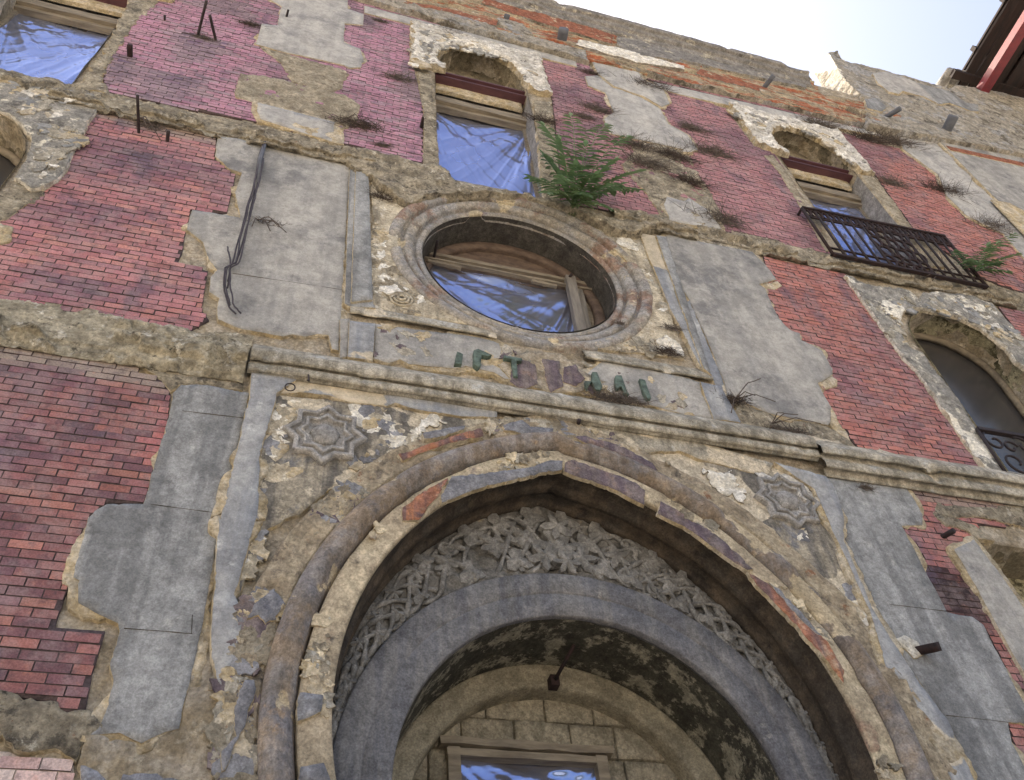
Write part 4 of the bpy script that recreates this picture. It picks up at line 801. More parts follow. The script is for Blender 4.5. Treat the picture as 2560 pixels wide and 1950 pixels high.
for s_, mt in (('2:940,-30 1130,20 1200,60 1500,140 1740,230 1730,280 1450,200 1100,90 900,20', 'red_band'), ('2:1760,235 1900,250 2189,330 3:300,410 820,520 800,560 300,450 0,380 2:2189,400 1900,350 1770,290', 'coping'), ('2:1520,255 1750,300 2000,370 2189,420 2189,445 1900,400 1650,330 1500,285', 'lime'),
               ('2:1000,110 1160,150 1230,220 1120,210 1020,160', 'eaves_tan'), ('2:420,10 700,60 1000,140 1000,175 700,85 400,20', 'red_band'), ('3:120,440 380,520 560,560 560,590 300,530 100,470', 'red_band'), ('3:500,560 700,600 1000,680 1180,760 1000,740 700,660 520,600', 'eaves_band')):
    slab('plaster_remnant', T(s_, -0.12), -0.13, -0.04, mt, B, edge='eaves_tan', rag=0.03, step=0.03, grid=0.05, rough=0.02)
CP = [(19.55, -0.02), (19.60, -0.14), (19.78, -0.16), (19.82, -0.22), (19.98, -0.24), (20.0, -0.30), (20.17, -0.315), (20.19, -0.29), (20.2, 0.6)]
sweep('roof_coping', hpath(-9, 10.35, 0.05), CP, 'coping', B, amp=0.015, chip=0.35, chipth=0.6, base=-0.16, seed=41, cfr=1.2)
slab('wall_head', T('3:945,335 1000,325 1030,380 1120,405 1450,490 1650,545 1700,570 1760,545 1900,560 2300,640 2300,1010 1640,880 1400,830 1180,780 1180,640 1060,520', -0.10), -0.11, 0.5, 'eaves_tan', B, edge='eaves_tan', rag=0.05, step=0.05, grid=0.07, rough=0.04, fr=3)
slab('plaster_remnant', T('e:380,880 540,860 900,980 1180,1250 1000,1160 880,1130 740,1090 700,1130 580,1100 450,1000', -0.13), -0.15, -0.08, 'render_light', B, rag=0.02)
slab('plaster_remnant', T('e:900,990 1100,1040 1300,1090 1500,1230 1640,1250 1650,1330 1560,1330 1300,1230 1160,1250 1000,1110', -0.13), -0.145, -0.08, 'render_dark', B, rag=0.02)
slab('plaster_remnant', T('e:290,1190 430,1170 560,1280 500,1340 320,1290', -0.13), -0.145, -0.08, 'render_dark', B, rag=0.03)
slab('mortar_ledge', T('3:1180,770 1350,800 1640,852 2300,985 2300,1012 1640,884 1350,832 1200,800', -0.15), -0.2, 0.0, 'eaves_tan', B, edge='eaves_tan', rag=0.02, rough=0.02)
# broken end of the higher wall, standing in the sun
A_ = at(*px('3', 950, 342), -0.10); Q = []
for a, b, y in ((950, 342, -0.1), (1000, 430, -0.1), (1030, 492, -0.1), (1080, 522, -0.1)): p = at(*px('3', a, b), y); Q.append((p[0], y, p[1]))
for a, b in ((1030, 520), (960, 482), (900, 466), (842, 460), (872, 370), (900, 382)):
    p = at(*px('3', a, b), 0.0); y = min(0.9, max(0.0, D*(A_[0]-0.12)/p[0]-D)); q = at(*px('3', a, b), y); Q.append((q[0], y, q[1]))
n_ = len(Q); back = [(x+0.5, y+0.05, z) for x, y, z in Q]
obj('broken_wall_end', Q+back, [tuple(range(n_)), tuple(range(n_, 2*n_))[::-1]]+[(i, n_+i, n_+(i+1) % n_, (i+1) % n_) for i in range(n_)], 'lime', B, smooth=False)

# ------------------------------------------------------------------ ornaments of the portal
def star(cx, cz, R, y, parent, mat):
    pts = []
    for k in range(16):
        r = R if k % 2 == 0 else R*0.76; t = math.pi*k/8+math.pi/2; pts.append((cx+r*math.cos(t), cz+r*math.sin(t)))
    c0 = np.array([cx, cz]); P = np.array(pts); dense = []
    for i in range(16):
        for k in range(6): dense.append(P[i]+(P[(i+1) % 16]-P[i])*k/6)
    dense = np.array(dense)
    f = lambda off: c0+(dense-c0)*(1+off/R)
    st = sweep('star_medallion', f, [(0.03, y+0.03), (0.028, y-0.045), (0.0, y-0.055), (-0.03, y-0.05), (-0.034, y-0.012), (-0.085, y-0.012), (-0.089, y-0.045), (-0.125, y-0.045), (-0.13, y-0.01), (-0.2, y-0.01)], mat, parent, closed=True, amp=0.004, chip=0.4, chipth=0.62, base=y-0.01, seed=int(cx*10)+50, sub=2)
    V = []; F = []
    for i in range(9):
        a = i/8*math.pi/2
        for k in range(20): t = 2*math.pi*k/20; rr = 0.125*math.sin(a)*(1+0.05*math.sin(5*t)); V.append((cx+rr*math.cos(t), y-0.005-0.06*math.cos(a), cz+rr*math.sin(t)))
    for i in range(8):
        for k in range(20): F.append((i*20+k, i*20+(k+1) % 20, (i+1)*20+(k+1) % 20, (i+1)*20+k))
    obj('boss', V, F, 'star_stone', st)
c = T('h:630,690', -0.05)[0]; star(c[0], c[1], 0.34, -0.045, B, 'star_stone')
c = T('6:680,1560', -0.05)[0]; star(c[0], c[1], 0.34, -0.045, B, 'star_stone')
slab('lime_patch', T('6:130,1330 240,1370 330,1350 420,1480 400,1560 330,1540 200,1470', -0.06), -0.054, -0.03, 'lime', B, edge='spandrel', rag=0.09, step=0.02, grid=0.04, rough=0.012)
slab('lime_patch', T('6:480,1380 640,1380 800,1430 880,1560 900,1640 850,1640 780,1520 640,1430 520,1450', -0.06), -0.053, -0.03, 'surround', B, edge='spandrel', rag=0.07, step=0.02, grid=0.04, rough=0.012)
slab('lime_patch', T('5:510,1030 620,1000 690,1060 600,1100 480,1170 400,1220 360,1200 480,1110', -0.06), -0.053, -0.03, 'lime', B, edge='spandrel', rag=0.08, step=0.02, grid=0.04, rough=0.01)
# rosettes beside the round window
def rosette(x, z, r, y):
    m = MB()
    for k, rr in enumerate((r, r*0.66, r*0.34)): m.tube([(x+rr*math.cos(t)*(1+0.06*math.sin(7*t)), y-0.01*k, z+rr*math.sin(t)) for t in np.linspace(0, 2*math.pi, 30)], r*0.13, 6, cap=False)
    m.build('rosette', 'circle_spandrel', B)
c = T('5:390,275', -0.04)[0]; rosette(c[0], c[1], 0.12, -0.04)

# carved foliage of the tympanum
rs = np.random.RandomState(12)
def scroll(x, z, r, a, sgn, y):
    P = []
    for k in range(18):
        t = k/17; rr = r*(1-0.8*t); an = a+sgn*t*5.2; P.append((x+rr*math.cos(an), y-0.02*t, z+rr*math.sin(an)))
    m = MB(); m.tube(P, [0.024*(r/0.1)*(1-0.4*k/17) for k in range(18)], 6); m.build('scroll', 'carving', TY)
def lobed(x, z, R, a, n, y, th=0.07, inner=0.5, name='carved_leaf'):
    V = [(x, y-th, z)]; m_ = n*4
    for k in range(m_):
        t = 2*math.pi*k/m_; s = abs(math.cos(n*t/2)); rr = R*(inner+(1-inner)*s**1.5)
        V.append((x+rr*math.cos(t+a), y-th*0.55+0.012*math.sin(3*t), z+rr*math.sin(t+a)))
    V += [(p[0], y+0.05, p[2]) for p in V[1:]]
    F = [(0, 1+k, 1+(k+1) % m_) for k in range(m_)]+[(1+k, 1+m_+k, 1+m_+(k+1) % m_, 1+(k+1) % m_) for k in range(m_)]
    if _facing(np.array(V), F[0]) > 0: F = [f[::-1] for f in F]
    obj(name, V, F, 'carving', TY, smooth=False)
def r_out(t):
    lo = 1.98
    while lo < 3.2:
        x, z = ICX+lo*math.cos(t), ICZ+lo*math.sin(t)
        if arch_r(x, z) > -0.06: break
        lo += 0.01
    return lo
def cres(t, v): ro = r_out(t); r = 1.99+(ro-1.99)*v; return (ICX+r*math.cos(t), ICZ+r*math.sin(t))
lost = [(T('8:890,310', .45)[0], 0.15), (T('8:690,430', .45)[0], 0.13)]
gone = lambda x, z: any(math.hypot(x-h[0], z-h[1]) < r for h, r in lost)
t0_, t1_ = -0.05, math.pi+0.05
for ph in range(5):                                  # interlaced stems
    seg = []
    for k in range(361):
        t = t0_+(t1_-t0_)*k/360; sgn = abs(t-math.pi/2); v = 0.5+(0.44-0.06*(ph % 2))*math.sin(13*sgn+ph*1.256); x, z = cres(t, v)
        bad = gone(x, z)
        if not bad: seg.append((x, SOF-0.03-0.02*math.cos(26*sgn+ph*2.1), z))
        if (bad or k == 360 or len(seg) >= 60) and len(seg) > 3:
            m = MB(); m.tube(seg, [0.023+0.006*math.sin(i*0.7) for i in range(len(seg))], 6); m.build('stem', 'carving', TY); seg = [] if bad else [seg[-1]]
nk = 44
for k in range(nk):
    t = t0_+(t1_-t0_)*(k+0.5)/nk; ro = r_out(t); wd = ro-1.99; sd = 1 if t > math.pi/2 else -1
    for j, v in enumerate((0.22, 0.55, 0.85) if wd > 0.45 else (0.3, 0.75)):
        x, z = cres(t+0.02*((k*7+j*3) % 5-2), v)
        if gone(x, z) or math.hypot(x-2.5, z-5.08) < 0.27: continue
        R_ = min(0.12, max(0.055, wd*0.20))
        if (k+j) % 2 == 0 or wd < 0.3: lobed(x+0.03, z-0.02, R_*0.9, t+1.0, 4, SOF-0.005, 0.05, 0.45)
        if (k+j) % 2 == 0: scroll(x, z, R_*0.95, t+j*2.0, sd if j % 2 else -sd, SOF-0.03)
        else: lobed(x, z, R_*1.25, t+(0.5 if j else 0), 5 if j % 2 else 3, SOF-0.02, 0.055, 0.42)
for k, (dx, dz, R, a, n) in enumerate(((0, 0.02, 0.30, 0.3, 7), (-0.17, -0.10, 0.17, 1.0, 5), (0.17, -0.09, 0.17, 0.2, 5), (-0.02, 0.25, 0.17, 0.7, 5), (0.02, -0.17, 0.14, 0.0, 6))):
    lobed(2.50+dx, 5.08+dz, R, a, n, SOF-0.03-0.012*k, 0.06, 0.38)

# bronze letters left on the frieze
LET = ['5:745,610 782,625 775,690 728,688', '5:850,600 880,592 900,602 965,632 940,640 900,632 895,700 878,714 850,690',
       '5:1042,632 1160,655 1155,675 1122,668 1132,770 1105,765 1090,660 1045,650', '5:1605,738 1635,740 1668,830 1660,860 1625,850 1600,800 1575,845 1560,820 1560,795 1600,800',
       '5:1752,762 1790,760 1822,850 1838,880 1812,875 1790,830 1762,850 1750,820', '5:1905,782 1940,790 1980,905 1960,915 1930,870']
for s_ in LET:
    o = slab('letter', T(s_, -0.09), -0.095, -0.03, 'patina', B, edge='patina', rag=0.004, step=0.02, grid=0.03, rough=0.004, bev=0)

# ------------------------------------------------------------------ ironwork and pipes fixed in the wall
def spike(c0, a, c1, b, r, mat, name, taper=1.0, seg=7, lmax=1.6, y0=0.0):
    """a bar that stands out from the wall: foot at pixel a, tip seen at pixel b"""
    f = at(*px(c0, *a), y0); tp = px(c1, *b); best = (1e9, 0.1)
    for L in np.linspace(0.04, lmax, 80):
        q = proj(f[0], y0-L, f[1]); d = math.hypot(q[0]-tp[0], q[1]-tp[1])
        if d < best[0]: best = (d, L)
    y = y0-best[1]; t = at(*tp, y); m = MB()
    P = [np.array((f[0], y0+0.08, f[1]))+(np.array((t[0], y, t[1]))-np.array((f[0], y0+0.08, f[1])))*k/5 for k in range(6)]
    m.tube(P, [r*(1+(taper-1)*k/5) for k in range(6)], seg); return m.build(name, mat, B)
spike('1', (1250, 235), '1', (1315, 2), 0.022, 'dark_iron', 'iron_rod'); spike('1', (1385, 265), '1', (1335, 95), 0.022, 'dark_iron', 'iron_rod')
spike('1', (885, 860), '1', (875, 605), 0.018, 'dark_iron', 'iron_rod'); spike('1', (1060, 910), '1', (1072, 832), 0.022, 'dark_iron', 'iron_rod'); spike('1', (1052, 138), '1', (1047, 96), 0.018, 'dark_iron', 'iron_rod')
spike('1', (828, 370), '1', (826, 285), 0.045, 'rust', 'rusty_bracket', seg=4); spike('2', (520, 822), '2', (528, 745), 0.045, 'rust', 'rusty_bracket', taper=0.4, seg=4)
spike('1', (1815, 120), '1', (1835, 62), 0.02, 'dark_iron', 'iron_rod')
spike('9', (1510, 832), '9', (1640, 832), 0.055, 'rust', 'rusty_bracket', seg=4, y0=-0.05); spike('9', (1650, 128), '9', (1742, 92), 0.03, 'dark_iron', 'iron_rod')
spike('5', (1520, 1082), '5', (1522, 1042), 0.02, 'dark_iron', 'iron_rod', y0=-0.06)
spike('2', (1410, 278), '2', (1425, 182), 0.105, 'pipe_grey', 'drain_pipe', seg=14, lmax=1.2); spike('2', (1050, 142), '2', (1066, 92), 0.06, 'pipe_grey', 'drain_pipe', seg=12)
spike('3', (508, 582), '3', (596, 480), 0.055, 'pipe_grey', 'drain_pipe', seg=12); spike('3', (1275, 752), '3', (1402, 690), 0.06, 'pipe_grey', 'drain_pipe', seg=12); spike('3', (1685, 852), '3', (1742, 738), 0.12, 'pipe_grey', 'drain_pipe', seg=14)
spike('a', (575, 510), 'a', (595, 410), 0.018, 'dark_iron', 'iron_rod', y0=0.45); spike('a', (1410, 655), 'a', (1450, 625), 0.02, 'dark_iron', 'iron_rod', y0=0.45)
m = MB(); c = T('8:1370,1040', 1.0)[0]; m.box(c[0]-0.04, c[0]+0.04, 1.0, 1.1, c[1]-0.05, c[1]+0.05)
c2 = T('8:1490,820', 0.7)[0]; m.tube([(c[0], 1.0, c[1]), ((c[0]+c2[0])/2, 0.85, (c[1]+c2[1])/2), (c2[0], 0.7, c2[1])], 0.017, 6); m.build('lamp_bracket', 'rust', B)
m = MB(); c = T('h:310,255', -0.12)[0]; m.tube([(c[0]+0.045*math.cos(t), -0.13, c[1]+0.05*math.sin(t)) for t in np.linspace(0.4, 6.6, 16)], 0.006, 5); m.build('iron_ring', 'dark_iron', B)
m = MB(); c = T('h:475,150 480,215 460,212', -0.12); m.tube([(c[0][0], -0.05, c[0][1]), (c[0][0], -0.14, c[0][1]), (c[1][0], -0.15, c[1][1]), (c[2][0], -0.16, c[2][1])], 0.008, 5); m.build('iron_hook', 'dark_iron', B)

# balcony rail of the upper right window
RY = -0.16
tl, tr_, bl, br = T('r:350,402 1540,642 612,790 1900,1062', RY)
def rp(u, v, dy=0.0):
    a = np.array(tl)+(np.array(tr_)-np.array(tl))*u; b = np.array(bl)+(np.array(br)-np.array(bl))*u; p = b+(a-b)*v
    return (p[0], RY+dy, p[1])
m = MB(); m.beam(rp(0, 1), rp(1, 1), 0.07, 0.05, jit=0.003); RAIL = m.build('balcony_railing', 'rust', B)
for v, w, h_ in ((0, .06, .05), (.80, .03, .025), (.14, .03, .02)): m = MB(); m.beam(rp(0, v), rp(1, v), w, h_, jit=0.003); m.build('rail', 'rust', RAIL)
for u in (0.0, 1.0):
    m = MB(); m.tube([rp(u, 0), rp(u, 1)], 0.026, 6); p = rp(u, 1); m.tube([p, (p[0], 0.02, p[2])], 0.022, 6); q = rp(u, 0.02); m.tube([q, (q[0], 0.02, q[2])], 0.022, 6); m.build('railing_post', 'rust', RAIL)
for u in [.08, .155, .23, .30, .37, .66, .73, .80, .87, .94]:
    m = MB(); m.tube([rp(u, 0.02), rp(u, 0.5), rp(u, .98)], 0.020, 5); m.build('bar', 'dark_iron', RAIL)
for i in range(5):
    for j in range(4):
        u = 0.40+0.057*i+0.018*(j % 2); v = 0.13+0.20*j+0.03*(i % 2); m = MB(); k_ = 1+0.22*math.sin(i*3.1+j*1.7)
        m.tube([rp(u+0.030*k_*math.cos(t)+0.008*math.sin(2*t), v+0.11*math.sin(t)) for t in np.linspace(0, 2*math.pi, 13)], 0.021, 5, cap=False); m.build('ring', 'rust', RAIL)
for i in range(26):
    u = 0.02+i*0.0385; m = MB(); m.tube([rp(u+0.016*math.cos(t), 0.90+0.075*math.sin(t)) for t in np.linspace(0, 2*math.pi, 11)], 0.019, 5, cap=False); m.build('ring', 'rust', RAIL)
# scrolled rail of the window below
RY2 = -0.10
m = MB(); a, b = T('6:1890,1102 2300,1170', RY2); m.beam((a[0], RY2, a[1]), (b[0], RY2, b[1]), 0.06, 0.05); R2 = m.build('balcony_railing', 'dark_iron', B); a2, b2 = T('6:2080,1390 2300,1430', RY2); m = MB(); m.beam((a2[0], RY2, a2[1]), (b2[0], RY2, b2[1]), 0.05, 0.04); m.build('rail', 'dark_iron', R2)
m = MB(); m.tube([(a[0], RY2, a[1]), (a2[0], RY2, a2[1])], 0.02, 6); m.build('railing_post', 'dark_iron', R2)
for q in range(3):
    x = a[0]+0.16+q*0.42; z = a[1]-0.30; s_ = 1 if q % 2 == 0 else -1
    for (ox, oz, r0, st, tw) in ((0, .12, .16, 2.2, 1), (0.1, -.22, .19, 5.2, -1), (0.2, .05, .12, 0.3, 1)):
        m = MB(); m.tube([(x+ox+r0*(1-.75*t)*math.cos(st+s_*tw*t*6), RY2, z+oz+r0*(1-.75*t)*math.sin(st+s_*tw*t*6)) for t in np.linspace(0, 1, 18)], 0.016, 5); m.build('scroll', 'dark_iron', R2)

# ------------------------------------------------------------------ plastic sheeting hung in the openings
def sheet(label, x0, x1, z0, z1, y, seed, keep=None, amp=0.05, ang=0.6, nx=80, nz=110, swag=0.06):
    xs = np.linspace(x0, x1, nx); zs = np.linspace(z0, z1, nz); X, Z = np.meshgrid(xs, zs); u = (X-x0)/(x1-x0); v = (Z-z0)/(z1-z0)
    ca, sa = math.cos(ang), math.sin(ang)
    def ridge(a, f1, f2, s):
        c_, s_ = math.cos(a), math.sin(a); p = X*c_+Z*s_; q = -X*s_+Z*c_; w = fbm(X*0.9, Z*0.9, s+60, 3)*1.2
        n = fbm((p+w)*f1, (q)*f2, s, 3); return 1-np.abs(2*n-1)
    bil = fbm(X*1.1, Z*1.1, seed+2, 3)-0.5
    Y = np.full(X.shape, y)+swag*(u*(1-u)*4)*v*0.5-amp*1.2*(fbm(X*0.5, Z*0.4, seed+2, 2)-0.5)
    for (ax_, az_, k_, wt) in ((x0-0.12, z1+0.10, 7.0, 1-0.75*u), (x1+0.10, z1+0.12, 8.0, 0.2+0.75*u)):
        th = np.arctan2(Z-az_, X-ax_); r_ = np.hypot(X-ax_, Z-az_)
        p = fbm(th*k_+3.1+0.35*r_, r_*0.22, seed+int(k_*7), 2)-0.5; c_ = np.exp(-((fbm(th*k_*1.6+9, r_*0.3, seed+int(k_*3), 2)-0.5)/0.05)**2)
        Y = Y-amp*wt*np.minimum(r_, 1.3)*(1.9*p+0.32*c_)
    sw = np.exp(-(((1-v)-0.10-0.22*u*(1-u)*4*(0.7+0.6*fbm(u*3, v*0, seed+5, 2)))/0.05)**2); Y = Y-amp*0.5*sw
    V = np.c_[X.ravel(), Y.ravel(), Z.ravel()]; F = []
    for i in range(nz-1):
        for j in range(nx-1):
            if keep and not keep((xs[j]+xs[j+1])/2, (zs[i]+zs[i+1])/2): continue
            F.append((i*nx+j, i*nx+j+1, (i+1)*nx+j+1, (i+1)*nx+j))
    used = np.unique(np.array(F)); mp = -np.ones(len(V), int); mp[used] = np.arange(len(used))
    o = obj('plastic_sheet', V[used], mp[np.array(F)], 'plastic_film', None); return tag(o, label, 'plastic sheet', 'plastic sheets closing the window openings')
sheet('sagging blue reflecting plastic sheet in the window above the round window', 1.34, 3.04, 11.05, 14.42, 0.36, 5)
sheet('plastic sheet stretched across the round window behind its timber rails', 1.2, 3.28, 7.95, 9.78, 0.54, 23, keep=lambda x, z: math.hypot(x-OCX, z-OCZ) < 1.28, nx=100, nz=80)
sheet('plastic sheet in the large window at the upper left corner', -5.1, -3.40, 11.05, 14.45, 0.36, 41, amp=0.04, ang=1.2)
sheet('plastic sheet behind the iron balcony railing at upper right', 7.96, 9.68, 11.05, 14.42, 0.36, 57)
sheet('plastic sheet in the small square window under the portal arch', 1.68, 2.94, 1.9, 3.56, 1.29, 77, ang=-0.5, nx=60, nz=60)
m = MB(); m.box(1.55, 3.05, 1.36, 1.4, 1.8, 3.7); m.build('window_back', 'interior', B)

# ------------------------------------------------------------------ hanging cables
def wob(P, n, amp, seed):
    P = np.array(P, float); t = np.linspace(0, len(P)-1, n); i = np.minimum(t.astype(int), len(P)-2); f = (t-i)[:, None]; Q = P[i]*(1-f)+P[i+1]*f
    Q[:, 0] += (fbm(t*1.5, t*0, seed, 3)-0.5)*amp; Q[:, 1] += (fbm(t*1.5, t*0+4, seed+3, 3)-0.5)*amp*0.6; return Q
CB = empty('cable_bundle', (*[0, 0], 0)); pts = T('1:1690,905 1660,1010 1630,1170 1600,1280 1570,1400 1530,1560 1500,1680 4:1450,80 1440,200 1470,320 1515,370', -0.09)
CB.location = (pts[-1][0], -0.09, pts[-1][1]); tag(CB, 'loose dark cable bundle hanging down the grey panel left of the round window', 'cable')
for k in range(4):
    Q = wob([(x+0.018*(k-1.5), -0.085-0.02*(k % 2), z) for x, z in pts[(1 if k == 3 else 0):len(pts)-(k % 3)]], 34, 0.035, 9+k); m = MB(); m.tube(Q, 0.009, 5); m.build('cable', 'cable', CB)
m = MB(); q = T('1:1690,905 1655,1010 1640,1160', -0.1); m.tube([(x, -0.10, z) for x, z in q], [0.02, 0.034, 0.014], 6, flat=0.4); m.build('cable_sleeve', 'pipe_grey', CB)
m = MB(); q = T('4:1450,-60 1455,-20 1470,60 1450,160', -0.08); m.tube(wob([(x, -0.08, z) for x, z in q], 14, 0.02, 31), 0.009, 5); m.build('cable', 'cable', CB)

# ------------------------------------------------------------------ plants
def leaflet(m, p, d, up, L, Wd):
    d = _n(np.array(d)); up = _n(np.array(up)-d*np.dot(up, d)); s = np.cross(d, up); V = []
    for t, w in ((0, .15), (.25, .95), (.5, 1.0), (.78, .55), (1.0, 0.0)):
        c = np.array(p)+d*L*t-up*L*0.16*t*t
        V.append(c-s*Wd*w*0.5+up*Wd*0.18*w); V.append(c); V.append(c+s*Wd*w*0.5+up*Wd*0.18*w)
    F = []
    for k in range(4): F += [(k*3, k*3+1, k*3+4, k*3+3), (k*3+1, k*3+2, k*3+5, k*3+4)]
    m.add(V, F, True)
def pinnate(root, base, tip, y0, y1, parent, n=9, L=0.20, W=0.06, sag=0.12, seed=1):
    rs = np.random.RandomState(seed); a = np.array((base[0], y0, base[1])); b = np.array((tip[0], y1, tip[1])); P = []
    out = np.array((0, -1.0, 0.0)); up = _n(np.array((0.0, -0.75, 0.65)))
    for k in range(13):
        t = k/12; P.append(a+(b-a)*t+up*sag*math.sin(t*math.pi)*np.linalg.norm(b-a))
    mm = MB(); mm.tube(P, [0.010*(1-0.7*k/12) for k in range(13)], 5)
    ax = _n(b-a); side = _n(np.cross(ax, up))
    for k in range(n):
        t = 0.22+0.76*k/(n-1); i = t*12; j = min(int(i), 11); p = P[j]+(P[j+1]-P[j])*(i-j); ll = L*(0.55+0.6*math.sin(math.pi*min(1, 0.15+t*0.8)))
        for s in (-1, 1):
            d = side*s+ax*(0.35+0.3*t)+np.array((0, 0, -0.18))+rs.uniform(-.12, .12, 3); leaflet(mm, p, d, up+rs.uniform(-.2, .2, 3), ll*rs.uniform(.85, 1.1), W*rs.uniform(.85, 1.15))
    leaflet(mm, P[-1], ax, up, L*0.7, W); mm.build('leaf', 'leaf', parent)
bx = T('b:1230,1680 2:1480,1330', -0.12)[1]
PL = empty('tree_of_heaven', (bx[0], -0.12, bx[1])); tag(PL, 'green leafy sapling growing on the ledge above the round window', 'plant')
tips = [('2:1468,738', .30, 10, 1.0), ('2:1295,800', .35, 10, 1.0), ('2:1690,800', .25, 9, 1.0), ('2:1830,875', .35, 10, 1.0), ('2:1900,1095', .40, 10, 1.0), ('2:1890,1215', .30, 9, .9), ('2:1700,1325', .45, 7, .8), ('2:1210,1130', .40, 9, .9),
        ('2:1300,1000', .45, 9, .95), ('2:1400,900', .55, 9, 1.0), ('2:1560,930', .50, 9, 1.0), ('2:1750,1020', .50, 9, 1.0), ('2:1780,1180', .55, 8, .9), ('2:1300,1230', .50, 8, .8), ('2:1500,1060', .65, 8, .9), ('2:1620,1120', .60, 8, .9), ('2:1400,1130', .65, 8, .9), ('2:1560,1240', .55, 7, .75)]
for i, (s_, dy, n, sc) in enumerate(tips):
    y1 = -0.12-dy; tp = T(s_, y1)[0]; pinnate(PL, (bx[0]+0.05*math.sin(i*2), bx[1]+0.02*(i % 3)), tp, -0.12, y1, PL, n=n+3, L=0.225*sc, W=0.072, sag=0.10, seed=i+3)
m = MB()
for i in range(3): m.tube([(bx[0]+0.04*i-0.04, 0.0, bx[1]-0.06), (bx[0]+0.03*i-0.02, -0.10, bx[1]), (bx[0]+0.06*i-0.05, -0.2, bx[1]+0.25)], [.018, .015, .008], 5)
m.build('stem', 'stem_green', PL)
b2 = T('r:1800,930', -0.15)[0]; P2 = empty('tree_of_heaven', (b2[0], -0.15, b2[1])); tag(P2, 'small sparse green sapling at the right end of the balcony railing', 'plant')
for i, s_ in enumerate(('r:1650,770', 'r:2130,620', 'r:2140,790', 'r:1900,720', 'r:2060,930', 'r:1980,700', 'r:2000,860', 'r:1760,840')): tp = T(s_, -0.45)[0]; pinnate(P2, b2, tp, -0.15, -0.45, P2, n=9, L=0.19, W=0.068, seed=40+i, sag=0.05)
m = MB(); m.tube([(b2[0], 0, b2[1]-0.1), (b2[0], -.15, b2[1])], 0.012, 5); m.build('stem', 'stem_green', P2)
def tuft(s_, size, label, y=-0.06, n=42, mat='dry', seed=0, spread=1.0):
    c = T(s_, y)[0]; rs = np.random.RandomState(seed+int(abs(c[0])*17)); m = MB()
    for k in range(n):
        a = rs.uniform(-1.5, 1.5)*spread; L = size*rs.uniform(.12, .55); d = np.array((math.sin(a), -rs.uniform(.08, .6), math.cos(a)*rs.uniform(-.5, .8))); d = _n(d)
        p0 = np.array((c[0]+rs.normal(0, .28)*size, 0.0+y*0.5, c[1]+rs.normal(0, .13)*size)); bend = rs.uniform(-.4, .4, 3)*0.5-np.array((0, 0, .35)); w = 0.003+0.0025*size
        P = [p0+d*L*t+bend*L*t*t for t in (0, .33, .66, 1)]; s = _n(np.cross(d, rs.uniform(-1, 1, 3)))
        V = []
        for i, p in enumerate(P): V += [p-s*w*(1-i/3.6), p+s*w*(1-i/3.6)]
        m.add(V, [(0, 1, 3, 2), (2, 3, 5, 4), (4, 5, 7, 6)])
        if rs.rand() < 0.5:
            q = P[2]; d2 = _n(d+rs.uniform(-.8, .8, 3)); m.add([q-s*w*.6, q+s*w*.6, q+d2*L*.3], [(0, 1, 2)])
    o = m.build('dry_tuft', mat, None); return tag(o, label, 'dry plant', 'dried weeds rooted in the facade')
